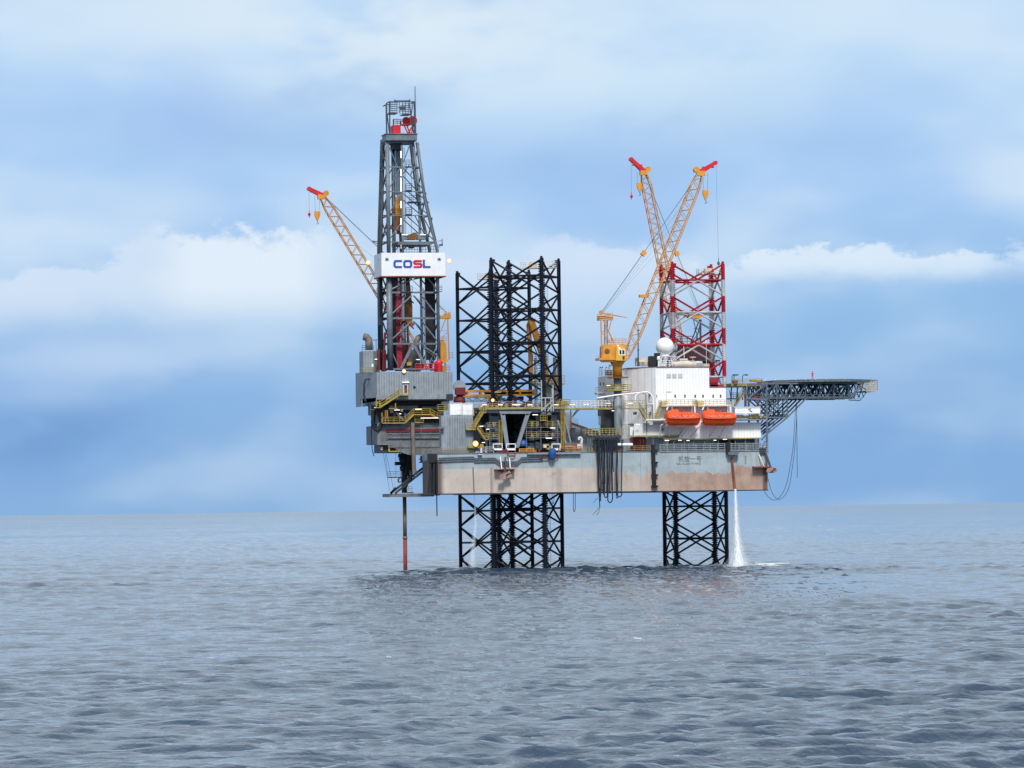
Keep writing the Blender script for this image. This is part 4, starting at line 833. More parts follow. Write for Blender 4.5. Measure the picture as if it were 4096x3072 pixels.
m = MB(); m.pb(2165, 1648, 2184, 1657, Yj-.8, 1); m.pb(2190, 1650, 2205, 1660, Yj-.8, 1); part(m, 'lamp_box', 'steelL', jf)
m = MB(); m.pb(2160, 1679, 2190, 1683, Yj-1, 1.2); 
for u in (2162, 2173, 2181, 2189): m.pb(u-.8, 1658, u+.8, 1680, Yj-1, .1)
m.pb(2160, 1660, 2190, 1662, Yj-1, .1); m.pb(2160, 1670, 2190, 1672, Yj-1, .1); part(m, 'yellow_basket', 'yel', jf)
bx = [(2125, 2133, 'yel'), (2148, 2156, 'greyd'), (2180, 2186, 'steelL'), (2205, 2216, 'greyd'), (1970, 1985, 'greyd')]
for v in (1700, 1741):
    for u0, u1, mm in bx: part(MB().pb(u0, v-12, u1, v+6, Yj+1.2, .8), 'gear_motor', mm, jf)
# stairs beside the deckhouse
stair(q(1893, 1716, -.6), q(1934, 1648, -.6), 1.1, jf); deckp(1866, 1903, 1716, -.8, 1.4, jf, 'landing'); deckp(1934, 1944, 1648, -.8, 1.4, jf, 'landing')
stair(q(1940, 1756, .2), q(1902, 1702, .2), 1.0, jf); deckp(1940, 1954, 1756, .2, 1.2, jf, 'landing')
m = MB(); m.pb(1920, 1700, 1962, 1708, 3, .6); m.pb(1944, 1690, 1950, 1798, 3, .4); m.pb(1925, 1745, 1960, 1750, 2.5, .5); part(m, 'frame', 'steelL', jf)
m = MB(); m.pb(1872, 1783, 1918, 1792, -.4, 2); m.pb(1920, 1776, 1934, 1795, 0, 1); part(m, 'yellow_step', 'yel', jf)
# deck edge clutter
def small(name, mb, mm, label, cat, group=None): return solo(mb, name, mm, label, cat, group)
Ye = .2
rl = MB(); a, c = q(1874, 1817, Ye), q(1912, 1815, Ye); rl.rail((a.x, Ye, ZD), (c.x, Ye, ZD), r=.05, gap=.9, h=1.2); part(rl, 'railing', 'rail', H)
rl = MB(); a, c = q(1912, 1814, Ye), q(1975, 1813, Ye); rl.rail((a.x, Ye, ZD), (c.x, Ye, ZD), r=.05, gap=1.5, h=1.2); part(rl, 'railing', 'railw', H)
rl = MB(); a, c = q(2260, 1812, Ye), q(2325, 1810, Ye); rl.rail((a.x, Ye, ZD), (c.x, Ye, ZD), r=.07, gap=1.4, h=1.7); part(rl, 'railing', 'orangeR', H)
for k, (u0, u1) in enumerate(((1973, 2009), (2026, 2062), (2208, 2241))):
    m = MB(); 
    for u in (u0, u1): m.pb(u-1.5, 1776, u+1.5, 1796, Ye-.3, .3)
    m.pb(u0-1.5, 1774, u1+1.5, 1777.5, Ye-.3, .3); m.ps([(u0-2, 1793), (u1+2, 1793), (u1, 1801), (u0+6, 1801)], Ye-.3, .4)
    small('mooring_gate', m, 'whitep', ['white roller gate leftmost of three along the hull edge', 'white roller gate in the middle above the stern-side anchor', 'white roller gate rightmost, above the blue drum'][k], 'fairlead', 'white roller gates on the hull edge')
m = MB(); m.pb(2078, 1794, 2136, 1797, Ye-.4, .3).pb(2078, 1800, 2136, 1802.5, Ye-.4, .3).pb(2078, 1806, 2136, 1808, Ye-.4, .3)
for u in (2078, 2107, 2135): m.pb(u-1.4, 1794, u+1.4, 1808, Ye-.45, .3)
small('boarding_gate', m, 'orange', 'bright orange-yellow boarding gate in the hull-edge rail', 'gate')
m = MB(); m.path(pts([(2030, 1800), (2032, 1822), (2038, 1826), (2055, 1826), (2060, 1820), (2062, 1800)], -.5), .11, 6); m.tube(q(2030, 1811, -.5), q(2061, 1811, -.5), .09, 5); small('pipe_hoop', m, 'rustp', 'rust-red pipe hoop hanging over the hull edge above the stern-side anchor', 'frame')
m = MB(); m.path(pts([(2156, 1795), (2160, 1832), (2170, 1834), (2225, 1833), (2234, 1826), (2236, 1792)], -.5), .12, 6); m.tube(q(2158, 1811, -.5), q(2235, 1810, -.5), .1, 5); small('drum_cradle', m, 'rustp', 'wide rust-red pipe cradle round the blue drum on the hull edge', 'frame')
m = MB(); c = q(2209, 1812, -1); m.lathe(c, [(.3, 1.0), (.75, .7), (.82, .2), (.80, -.3)], 16); m.lathe(c-up*.32, [(.80, 0), (.62, -.75), (.3, -.8)], 16); small('blue_drum', m, 'blue', 'round blue drum hung outside the hull edge', 'drum')
m = MB(); m.lathe(q(2090, 1786, 2), [(.1, 0), (1.0, .1), (1.1, .5), (.9, 1.1), (.3, 1.4)], 14); small('blue_tarpaulin', m, 'blue', 'dark blue covered heap on deck inside the orange boarding gate', 'cover')
m = MB(); m.ps([(1988, 1808), (1990, 1800), (2000, 1796), (2026, 1797), (2030, 1808)], Ye-.2, 1); small('red_cover', m, 'maroon', 'dark red covered winch under the left white roller gates', 'winch')
for k, (u, v, w, h_, mm, lab) in enumerate(((1945, 1803, 8, 10, 'rustp', 'small rusty bollard on the hull edge left of the white gates'), (2140, 1803, 14, 12, 'rustp', 'rust-brown bollard right of the orange boarding gate'), (2185, 1784, 22, 14, 'beige', 'pale covered box behind the hull edge above the blue drum'), (2290, 1800, 60, 8, 'rustp', 'long rust-red box along the hull edge left of the hose rack'), (2117, 1790, 12, 10, 'steelL', 'grey valve box on deck beside the blue heap'), (2275, 1782, 30, 20, 'greyp', 'grey locker on deck under the slanted strut'), (2198, 1790, 22, 16, 'yel', 'yellow locker on deck between two white roller gates'))):
    m = MB(); m.pb(u-w/2, v-h_/2, u+w/2, v+h_/2, Ye+.2, 1.2); m.pb(u-w/2-1, v-h_/2-1, u+w/2+1, v-h_/2, Ye+.1, 1.4); small('deck_box', m, mm, lab, 'box')
m = MB(); m.lathe(q(1925, 1812, -.4), [(.25, 0), (.25, 1.0), (.3, 1.1)], 8); m.path(pts([(1925, 1802), (1926, 1795), (1922, 1793)], -.4), .2, 6); m.pb(1913, 1817, 1931, 1820, -.8, 1); small('goose_neck_vent', m, 'whited', 'white gooseneck vent on the hull edge near the lit lamp', 'vent')
floodlamp(1902, 1775, -.6, .62, 'large bright orange flood lamp on the grey deckhouse corner')
m = MB(); m.path(pts([(2316, 1760), (2316, 1752), (2322, 1750), (2328, 1757), (2326, 1772), (2322, 1785)], 1), .28, 8); m.pb(2308, 1775, 2330, 1792, .8, 1.2); small('vent_cowl', m, 'whited', 'silver vent cowl on deck left of the hose rack', 'vent')

# pipe deck above the jacking frames and the bridge to the accommodation
pdk = thing('upper_walk_deck', 'long yellow-edged upper deck with railings bridging the jacking frame and white block', 'deck', q(2100, 1634, .5))
a, c = q(1915, 1630, .4), q(2262, 1626, .4); z = (a.z+c.z)/2
m = MB().box(a.x, c.x, .4, 22, z-.45, z); part(m, 'deck', 'yel2', pdk)
m = MB().rail((a.x, .5, z), (c.x, .5, z), r=.05, gap=1.3); m.rail((a.x, 20, z), (c.x, 20, z), r=.05, gap=1.3); part(m, 'railing', 'yelrail', pdk)
a, c = q(2262, 1632, 2), q(2450, 1628, 2); m = MB().box(a.x, c.x, 2, 5, a.z-.35, a.z); part(m, 'bridge_deck', 'yel2', pdk)
m = MB().rail((a.x, 2.1, a.z), (c.x, 2.1, c.z), r=.045, gap=.7, rails=4, h=1.4); m.rail((a.x, 4.9, a.z), (c.x, 4.9, c.z), r=.045, gap=.7, rails=4, h=1.4); part(m, 'railing', 'railw', pdk)
m = MB(); m.tube(q(2310, 1638, 3), q(2284, 1672, 3), .12, 5); m.tube(q(2318, 1638, 3), q(2286, 1672, 3), .08, 5); m.tube(q(2283, 1640, 3), q(2283, 1690, 3), .1, 5); part(m, 'bridge_brace', 'steelL', pdk)
for u in (1938, 2002, 2058, 2072, 2120, 2225): part(MB().pb(u-9, 1617+1, u+9, 1620.5, .2, .2), 'tube_lamp', 'strip', pdk)
for u in (2283, 2296, 2340, 2352): part(MB().pb(u-3, 1617, u+3, 1619.5, 1.8, .15), 'tube_lamp', 'strip', pdk)
random.seed(3)
for k in range(16):
    u = 1925+k*20+random.uniform(-6, 6); w = random.uniform(5, 13); h_ = random.uniform(4, 10)
    m = MB(); m.pb(u, 1626-h_, u+w, 1628, random.uniform(3, 9), 1.5); part(m, 'stowed_gear', random.choice(['greyd', 'steelL', 'pipe', 'rustp', 'yel2', 'whited']), pdk)
m = MB(); c = q(2255, 1627, 4); m.lathe(c, [(.5, 0), (.65, .5), (.55, 1.1), (.3, 1.5), (.1, 1.6)], 8); m.pb(2262, 1609, 2278, 1626, 4, 2); m.rail(q(2238, 1627, 2), q(2280, 1627, 2), r=.06, gap=.6, h=1.5)
small('yellow_winch', m, 'yel2', 'yellow and brown covered winch on the right end of the upper deck', 'winch')
floodlamp(1971, 1601, .2, .36, 'lit orange flood lamp on a post over the upper walk deck'); solo(MB().tube(q(1971, 1629, .3), q(1971, 1605, .3), .08, 6), 'lamp_post', 'yel', 'short yellow post carrying the lit lamp on the upper deck', 'post')
# drill pipe conveyor beam
cb_ = thing('conveyor_gantry', 'long horizontal orange conveyor beam crossing behind the lattice legs', 'gantry', q(1860, 1640, 27))
m = MB(); m.pb(1858, 1559, 2139, 1568, 27, 2); m.pb(1862, 1577, 2139, 1583, 27, 2); part(m, 'beam', 'orange', cb_)
for k in range(6): part(MB().pb(1870+k*52, 1568, 1876+k*52, 1577, 27, 2), 'spacer', 'orange', cb_)
part(MB().pb(1975, 1566, 2005, 1571, 26.8, .15), 'plate', 'whited', cb_); part(MB().pb(1940, 1568, 2140, 1577, 28, .5), 'carriage', 'maroon', cb_)
part(MB().pb(1810, 1584, 2000, 1592, 26, 2), 'lower_walk', 'yel2', cb_)
m = MB(); m.tube(q(1845, 1604, 26), q(2035, 1604, 26), .12, 5)
for k in range(5): u = 1872+k*36; m.tube(q(u, 1592, 26), q(u+18, 1603, 26), .1, 5); m.tube(q(u+18, 1603, 26), q(u+36, 1592, 26), .1, 5); m.tube(q(u, 1592, 26), q(u, 1604, 26), .1, 5)
part(m, 'truss', 'steelL', cb_)
m = MB(); m.pb(1965, 1590, 1985, 1620, 26.5, 2); m.pb(2060, 1585, 2068, 1625, 27, 2); m.pb(2075, 1585, 2095, 1600, 28, 2); part(m, 'support', 'maroon', cb_)

# ------------------------------------------------------------------ knuckle crane
kc = thing('knuckle_crane', 'orange folded knuckle crane behind the near aft leg on a grey pedestal', 'crane', q(2190, 1640, 23))
m = MB(); m.lathe(q(2190, 1640, 23), [(.95, 0), (.95, 5.6), (1.15, 6.2)], 16); part(m, 'pedestal', 'beige', kc, True)
m = MB(); a = q(2190, 1535, 23); m.box(a.x-3.2, a.x+3.2, 20.5, 25, a.z-.3, a.z); part(m, 'platform', 'yel', kc)
m = MB(); m.rail((a.x-3.2, 20.6, a.z), (a.x+3.2, 20.6, a.z), r=.07, gap=.8, h=1.6, rails=3); m.rail((a.x-3.2, 24.9, a.z), (a.x+3.2, 24.9, a.z), r=.06, gap=.8, h=1.6); part(m, 'railing', 'yel', kc)
m = MB(); m.ps([(2168, 1535), (2176, 1500), (2166, 1420), (2188, 1420), (2194, 1500), (2214, 1535)], 22.5, 1.4); part(m, 'king_post', 'orange', kc)
m = MB(); m.ps([(2114, 1267), (2130, 1268), (2140, 1284), (2184, 1418), (2178, 1440), (2160, 1420), (2118, 1290)], 22.4, 1.2); part(m, 'main_boom', 'orange', kc)
m = MB(); m.ps([(2108, 1300), (2116, 1280), (2128, 1300), (2126, 1340), (2135, 1500), (2120, 1500), (2112, 1340)], 23.8, 1.0); part(m, 'folded_jib', 'boomc', kc)
m = MB(); m.ps([(2108, 1275), (2118, 1266), (2142, 1276), (2138, 1284)], 22.2, 1.6); part(m, 'knuckle_pin', 'dark', kc)
m = MB(); m.tube(q(2138, 1340, 22.8), q(2170, 1430, 22.8), .16, 6); m.tube(q(2124, 1360, 23.6), q(2160, 1440, 23.6), .13, 6); part(m, 'hydraulic_ram', 'steelL', kc)
gt = thing('access_tower', 'light steel stair tower of thin lattice left of the knuckle crane pedestal', 'tower', q(2158, 1640, 19))
m = MB(); b_, t_2 = q(2158, 1640, 19), q(2154, 1432, 19); m.lattice((b_.x, 19, b_.z), (b_.x, 19, t_2.z), 1.6, 1.6, 2.1, .09, .05); part(m, 'tower_frame', 'steelW', gt)
m = MB(); a = q(2158, 1440, 19); m.box(a.x-1.6, a.x+1.6, 18, 20, a.z-.1, a.z); m.rail((a.x-1.6, 18, a.z), (a.x+1.6, 18, a.z), r=.05, gap=.6); part(m, 'top_landing', 'steelL', gt)
st = thing('pipe_stand', 'white splayed pipe stand on the upper deck below the knuckle crane', 'stand', q(2190, 1645, -.2))
m = MB()
for (u0, v0), (u1, v1) in (((2167, 1645), (2165, 1520)), ((2213, 1645), (2212, 1540)), ((2180, 1645), (2182, 1593)), ((2204, 1645), (2203, 1593)), ((2167, 1643), (2212, 1600)), ((2212, 1620), (2190, 1645)), ((2165, 1592), (2212, 1592))): m.tube(q(u0, v0, .1), q(u1, v1, .1), .12, 6)
part(m, 'frame', 'steelW', st)
m = MB(); m.tube(q(2222, 1630, 21), q(2218, 1430, 21), .35, 8); m.tube(q(2230, 1630, 21), q(2232, 1450, 21), .22, 8); m.tube(q(2238, 1560, 21), q(2215, 1620, 21), .3, 8); small('exhaust_pipes', m, 'pipe', 'pair of brown-grey upright pipes inside the right side of the near aft leg', 'pipe')
m = MB(); m.tube(q(2145, 1600, 22), q(2145, 1530, 22), .3, 8); m.lathe(q(2133, 1540, 19), [(.3, 0), (.5, .3), (.3, .9)], 10); small('yellow_beacon', m, 'yel', 'small yellow beacon post left of the knuckle crane platform', 'post')

# sloped grey deckhouse between the frame and the hose rack
sl = thing('sloped_deckhouse', 'grey deckhouse with a roof sloping down to the right, beyond the jacking frame', 'deckhouse', q(2300, 1812, 9))
m = MB(); m.ps([(2262, 1650), (2284, 1650), (2284, 1690), (2395, 1730), (2395, 1812), (2262, 1812)], 9, 6); part(m, 'wall', 'greyp', sl)
m = MB(); m.bar(q(2284, 1690, 8.9), q(2396, 1730, 8.9), .25); m.bar(q(2284, 1650, 8.9), q(2284, 1812, 8.9), .2); m.bar(q(2325, 1706, 8.9), q(2325, 1812, 8.9), .15); part(m, 'trim', 'rustp', sl)
m = MB(); m.rail(q(2284, 1690, 9.2), q(2312, 1701, 9.2), r=.05); part(m, 'railing', 'yelrail', sl)
for v in (1712, 1752): part(MB().pb(2286, v, 2304, v+1.5, 8.2, .9), 'ledge', 'steelL', sl)

# ------------------------------------------------------------------ hose rack and hoses amidships
hr = thing('hose_rack', 'yellowish hose rack frame on the hull edge carrying many black hoses', 'rack', q(2410, 1812, -.5))
m = MB(); a, c = q(2352, 1738, 0), q(2492, 1736, 0); m.box(a.x, c.x, -.5, 3, a.z-.2, a.z); part(m, 'platform', 'yel2', hr)
m = MB(); m.rail((a.x, -.4, a.z), (c.x, -.4, a.z), r=.05, gap=.7, h=1.2); m.rail((a.x, 2.9, a.z), (c.x, 2.9, a.z), r=.05, gap=.7, h=1.2); part(m, 'railing', 'yelrail', hr)
m = MB(); m.pb(2355, 1738, 2366, 1746, 0, 2); m.bar(q(2376, 1756, -.6), q(2480, 1757, -.6), .25)
for u in (2352, 2362, 2380, 2420, 2450, 2482): m.tube(q(u, 1742, .1), q(u+1, 1812, .1), .13, 6)
part(m, 'frame', 'greyd', hr)
m = MB()
for u in (2390, 2408, 2425, 2443, 2458, 2472): c = q(u, 1749, -.6); m.lathe(c, [(.2, -.25), (.55, -.15), (.55, .15), (.2, .25)], 12, 'y'); m.box(c.x-.08, c.x+.08, c.y-.3, c.y+.3, c.z, c.z+.8)
part(m, 'saddle', 'dark', hr)
m = MB(); m.pb(2352, 1790, 2372, 1806, .3, 1); m.pb(2390, 1792, 2402, 1806, .3, 1); part(m, 'yellow_valve', 'yel', hr)
m = MB(); m.pb(2462, 1790, 2492, 1804, .2, 1.5); part(m, 'rusty_valve', 'rustp', hr); m = MB(); m.pb(2376, 1758, 2496, 1812, 2.5, 1); part(m, 'backing_plate', 'greyd', hr)
random.seed(5)
hoses = [(2381, 2402, 1988, 0), (2391, 2397, 2030, 0), (2395, 2418, 1960, 1), (2405, 2412, 1978, 0), (2399, 2403, 2005, 0), (2417, 2430, 1990, 1), (2431, 2449, 2010, 1), (2436, 2440, 1975, 0), (2427, 2433, 1968, 0), (2452, 2455, 1888, 0), (2465, 2471, 1993, 1), (2468, 2487, 1988, 1), (2410, 2420, 1940, 1), (2442, 2447, 1960, 0)]
for k, (u0, u1, vb, loop) in enumerate(hoses):
    Y = -.9-.12*k; P = []
    if loop:
        n = 30; w = (u1-u0)/2; depth = vb-1752; ra = min(14, w*1.6)
        for v in range(1752, int(vb-ra), 12): P.append((u0+math.sin(v*.03+k)*1.2, v))
        for i in range(9): t = math.pi*i/8; P.append((u0+w-w*math.cos(t), vb-ra+ra*math.sin(t)))
        for v in range(int(vb-ra), 1752, -12): P.append((u1+math.sin(v*.02+k*2)*1.2, v))
    else:
        for i in range(20): v = 1752+(vb-1752)*i/19; P.append((u0+(u1-u0)*i/19+math.sin(v*.025+k)*2.2, v))
    m = MB(); m.path(pts(P, Y), random.choice((.08, .10, .12)), 6)
    solo(m, 'supply_hose', 'hose' if k % 3 else 'black', 'black supply hose hanging down the hull side from the yellowish rack', 'hose', 'supply hoses hanging from the rack amidships')
for k, P in enumerate(([(2397, 2030), (2384, 2045), (2371, 2058)], [(2398, 2031), (2396, 2048), (2386, 2062)], [(2391, 1990), (2380, 2003), (2373, 2012)])):
    m = MB(); m.path(pts(P, -1.2), .05, 5); solo(m, 'frayed_rope', 'hose', ['frayed rope end trailing lowest left under the hose bundle', 'frayed rope end hooked below the longest hose', 'short frayed strand left of the hose bundle bottom'][k], 'rope')
for k, (u, v1) in enumerate(((2297, 2048), (2212, 2016))):
    m = MB(); m.path(pts([(u-4, 1960), (u-4, v1-14), (u-2, v1-3), (u, v1), (u+2, v1-3), (u+4, v1-14), (u+4, 1960)], 8), .07, 5); solo(m, 'hose_bight', 'hose', ['narrow loop of hose below the hull right of the near aft leg', 'small loop of hose below the hull inside the near aft leg'][k], 'hose')

# ------------------------------------------------------------------ lattice-boom cranes
def boom(mb, a, b, w, n, rc=.11, rb=.05, t0=.12, t1=.08, w1=.45):
    a, b = Vector(a), Vector(b); d = (b-a).normalized(); s2 = Vector((0, 1, 0)); s2 = (s2-d*s2.dot(d)).normalized(); s1 = d.cross(s2)
    def wd(t): return w*(w1+(1-w1)*min(1, t/t0, (1-t)/t1)) if 0 < t < 1 else w*w1
    def C(t): k = wd(t)/2; p = a.lerp(b, t); return [p+s1*k*i+s2*k*j for i, j in ((-1, -1), (1, -1), (1, 1), (-1, 1))]
    for i in range(n):
        p, r = C(i/n), C((i+1)/n)
        for j in range(4):
            mb.tube(p[j], r[j], rc, 6); k = (j+1) % 4
            if j in (1, 3) and i % 2: continue
            f = (i % 2) if j != 2 else (i+1) % 2*0+(i % 2 == 0)
            if j == 2: mb.tube(p[k] if i % 2 else p[j], r[j] if i % 2 else r[k], rb, 4)
            else: mb.tube(p[j] if i % 2 else p[k], r[k] if i % 2 else r[j], rb, 4)
    return s1, s2
def crane(name_label, base, house_px, Yh, foot, tip, jib, mirror, hook_v, ball_v, gantry, Yt, group='lattice boom cranes on the rig'):
    t = thing('lattice_boom_crane', name_label, 'crane', base, group)
    A, B = q(*foot, Yh), q(*tip, Yt); m = MB(); boom(m, A, B, 1.9, 36, .125, .055); part(m, 'boom', 'boomc', t)
    T = q(*jib, Yt); s = -1 if jib[0] < tip[0] else 1
    m = MB(); d = (T-B).normalized(); n_ = Vector((-d.z, 0, d.x))
    for y in (-.55, .55):
        P = [B-d*.2+n_*.5, B-d*.2-n_*.5, T-n_*.35, T+n_*.35]; m.add([p+Vector((0, y-.08, 0)) for p in P]+[p+Vector((0, y+.08, 0)) for p in P], [(0, 1, 2, 3), (7, 6, 5, 4), (0, 4, 5, 1), (1, 5, 6, 2), (2, 6, 7, 3), (3, 7, 4, 0)])
    m.tube(T+Vector((0, -.6, 0)), T+Vector((0, .6, 0)), .45, 12); m.box(min(B.x, T.x)+.3, max(B.x, T.x)-.3, B.y-.46, B.y+.46, (B.z+T.z)/2-.12, (B.z+T.z)/2+.12); part(m, 'jib_tip', 'red', t, label='red painted jib tip')
    m = MB(); m.lathe(B+Vector((-s*1.0, -.6, .35)), [(.6, 0), (.6, 1.2)], 14, 'y'); m.box(B.x-.8, B.x+.8, B.y-.65, B.y+.65, B.z-.9, B.z+.1); part(m, 'head_sheaves', 'orange', t)
    hx = B.x+s*.9; hz = q(tip[0]+s*24, hook_v, Yt).z
    m = MB()
    for dx in (-.55, .55): m.tube((hx+dx, B.y, B.z-.3), (hx+dx*.7, B.y, hz+.8), .035, 4)
    part(m, 'hoist_rope', 'rope', t)
    hb = MB(); hb.slab([(hx-.65, hz+.9), (hx+.65, hz+.9), (hx+.6, hz), (hx+.15, hz-1.1), (hx-.15, hz-1.1), (hx-.6, hz)], B.y-.25, B.y+.25); hb2 = part(hb, 'hook_block', 'orange', t)
    hk = MB(); hk.path([(hx, B.y, hz-1.0), (hx, B.y, hz-1.35), (hx+.22, B.y, hz-1.6), (hx+.05, B.y, hz-1.85), (hx-.2, B.y, hz-1.7)], .07, 5); part(hk, 'hook', 'steel', hb2)
    if ball_v:
        bz = q(jib[0], ball_v, Yt).z; m = MB(); m.tube(T, (T.x, B.y, bz), .03, 4); part(m, 'whip_line', 'rope', t)
        m = MB(); m.lathe((T.x, B.y, bz-.3), [(.06, -.7), (.12, -.3), (.32, -.1), (.32, .15), (.1, .4), (.06, .9)], 12); part(m, 'headache_ball', 'red', t)
    return t, A, B, s
def pendants(t, G, B, A, frac=.0, plate=None):           # ropes from gantry top to the boom head, and the floating spreader plate
    m = MB(); P = G.lerp(B, .43)
    for dy in (-.35, .35): m.tube(G+Vector((0, dy, 0)), P+Vector((0, dy, 0)), .035, 4)
    m.tube(P, B+Vector((0, 0, .2)), .06, 5)
    for k in (.25, .35, .45): m.tube(G+Vector((0, .3, -.5)), A.lerp(B, k+.4)+Vector((0, 0, .9)), .018, 3)
    part(m, 'pendant_rope', 'rope', t)
    m = MB(); d = (B-G).normalized(); m.bar(P-d*.9, P+d*.1, .9, .9); part(m, 'spreader_plate', 'orange', t)
# near crane on its grey column at the hull side
Y1 = 5.0
nc, A, B, s = crane('orange lattice boom crane on the tall grey column left of the white block', q(2472, 1800, Y1), None, Y1, (2505, 1432), (2804, 686), (2860, 652), 0, 778, None, None, Y1+1)
c = q(2474, 1800, Y1); zf = lambda v: q(2474, v, Y1).z-c.z
m = MB(); m.lathe(c, [(.9, -2), (.85, 0), (.85, zf(1700)), (.8, zf(1514))], 20); part(m, 'column', 'steelV', nc, True)
m = MB(); m.lathe(c, [(.85, zf(1514)), (1.1, zf(1510)), (1.25, zf(1508))], 20); m.lathe(c, [(.95, zf(1508)), (1.0, zf(1465)), (1.6, zf(1447)), (1.7, zf(1445))], 16); part(m, 'slew_cone', 'orange', nc, True)
m = MB(); m.lathe(c, [(2.2, zf(1512)), (2.2, zf(1508))], 16); part(m, 'service_platform', 'brown', nc)
a = q(2474, 1560, Y1); m = MB(); m.box(a.x-2.6, a.x+2.3, Y1-1.8, Y1+1.8, a.z-.2, a.z); m.rail((a.x-2.6, Y1-1.8, a.z), (a.x+2.3, Y1-1.8, a.z), r=.05, gap=.8); m.rail((a.x-2.6, Y1+1.8, a.z), (a.x+2.3, Y1+1.8, a.z), r=.05, gap=.8); part(m, 'ring_platform', 'yel', nc)
m = MB(); m.ps([(2412, 1385), (2420, 1378), (2495, 1376), (2506, 1382), (2508, 1440), (2500, 1448), (2418, 1447), (2410, 1440)], Y1-1.6, 3.2); m.pb(2396, 1432, 2514, 1440, Y1-1.9, 3.8); part(m, 'machinery_house', 'orange', nc)
m = MB(); m.rail(q(2432, 1377, Y1-1), q(2504, 1376, Y1-1), r=.05, gap=.7, h=1.1); m.rail(q(2392, 1447, Y1-1.7), q(2410, 1447, Y1-1.7), r=.05, gap=.5, h=1.2); part(m, 'railing', 'boomc', nc)
m = MB(); m.ps([(2466, 1385), (2500, 1383), (2504, 1442), (2464, 1442)], Y1-2.2, .6); cb2 = part(m, 'cab', 'yelcab', nc); part(MB().pb(2478, 1400, 2486, 1417, Y1-2.24, .05).pb(2489, 1400, 2498, 1417, Y1-2.24, .05).pb(2490, 1424, 2499, 1438, Y1-2.24, .05), 'cab_window', 'glass', cb2); part(MB().pb(2475, 1397, 2501, 1420, Y1-2.22, .03), 'window_frame', 'whitep', cb2)
c2 = q(2428, 1404, Y1-1.65); m = MB().lathe(c2, [(.5, -.12), (.45, -.14)], 16, 'y').lathe(c2, [(.25, -.15), (.2, -.22)], 12, 'y'); part(m, 'winch_cover', 'brown', nc)
part(MB().pb(2475, 1390, 2481, 1395, Y1-2.3, .1).pb(2469, 1380, 2474, 1384, Y1-2.3, .1), 'tube_lamp', 'strip', nc)
m = MB()
for y in (-1.2, 1.2):
    m.bar(q(2404, 1282, Y1+y), q(2408, 1432, Y1+y), .24); m.bar(q(2414, 1282, Y1+y), q(2464, 1388, Y1+y), .24); m.bar(q(2446, 1280, Y1+y), q(2436, 1320, Y1+y), .18); m.bar(q(2406, 1326, Y1+y), q(2434, 1324, Y1+y), .16); m.bar(q(2408, 1332, Y1+y), q(2446, 1376, Y1+y), .14)
    m.bar(q(2400, 1279, Y1+y), q(2453, 1276, Y1+y), .3)
part(m, 'gantry', 'boomc', nc)
m = MB(); m.ps([(2398, 1262), (2454, 1266), (2454, 1279), (2396, 1281)], Y1-1.2, 2.4); m.rail(q(2388, 1281, Y1-1.3), q(2450, 1276, Y1-1.3), r=.05, gap=.7, h=1.2); m.tube(q(2404, 1251, Y1-1), q(2404, 1251, Y1+1), .5, 12); m.tube(q(2404, 1251, Y1), q(2508, 1270, Y1), .22, 6, .08); part(m, 'gantry_top', 'boomc', nc)
m = MB(); m.lattice(q(2424, 1380, Y1+1), q(2424, 1280, Y1+1), .6, .6, .6, .04, .03, False); part(m, 'gantry_ladder', 'boomc', nc)
pendants(nc, q(2406, 1250, Y1), B, A)
m = MB(); p = A.lerp(B, .31); m.box(p.x-2.2, p.x-.3, p.y-.6, p.y+.4, p.z+.5, p.z+1.1); part(m, 'rope_guide', 'orange', nc)
m = MB(); T = q(2864, 660, Y1+1); m.tube(T, q(2874, 1045, Y1+1), .025, 4); e = q(2874, 1050, Y1+1); m.lathe(e, [(.05, -.6), (.3, -.3), (.3, 0), (.08, .3), (.06, 1.0)], 10); part(m, 'whip_line', 'rope', nc)
# far starboard crane behind the banded leg
Y2 = 58
fc, A, B, s = crane('orange lattice boom crane leaning left behind the red and white leg', q(2790, 1480, Y2), None, Y2, (2722, 1405), (2574, 684), (2524, 637), 0, 748, 780, None, Y2)
m = MB(); m.pb(2700, 1376, 2862, 1392, Y2-2, 5); m.pb(2716, 1392, 2858, 1452, Y2-2, 5); part(m, 'machinery_house', 'housedark', fc)
m = MB(); m.rail(q(2708, 1376, Y2-2), q(2770, 1374, Y2-2), r=.07, gap=.9, h=1.6); m.rail(q(2850, 1470, Y2-2), q(2880, 1470, Y2-2), r=.07, gap=.7, h=1.5); m.pb(2700, 1440, 2880, 1446, Y2-2.4, 5); part(m, 'platform', 'dark', fc)
m = MB(); m.lathe(q(2800, 1620, Y2), [(1.6, 0), (1.5, 6), (2.6, 8.5)], 16); part(m, 'column', 'dark', fc)
m = MB()
for y in (-1.2, 1.2):
    m.bar(q(2798, 1278, Y2+y), q(2762, 1376, Y2+y), .24); m.bar(q(2806, 1278, Y2+y), q(2780, 1376, Y2+y), .2); m.bar(q(2796, 1380, Y2+y), q(2774, 1278, Y2+y), .14); m.bar(q(2802, 1278, Y2+y), q(2802, 1440, Y2+y), .34); m.bar(q(2776, 1316, Y2+y), q(2802, 1316, Y2+y), .16); m.bar(q(2770, 1365, Y2+y), q(2802, 1320, Y2+y), .14)
part(m, 'gantry', 'dark', fc)
m = MB(); m.ps([(2750, 1258), (2756, 1250), (2806, 1250), (2812, 1262), (2800, 1274), (2760, 1272)], Y2-1.4, 2.8); part(m, 'gantry_top', 'orange', fc)
pendants(fc, q(2804, 1252, Y2), B, A)
m = MB(); p = A.lerp(B, .205); m.box(p.x+.6, p.x+2.4, p.y-.6, p.y+.4, p.z+.2, p.z+.9); part(m, 'rope_guide', 'orange', fc)
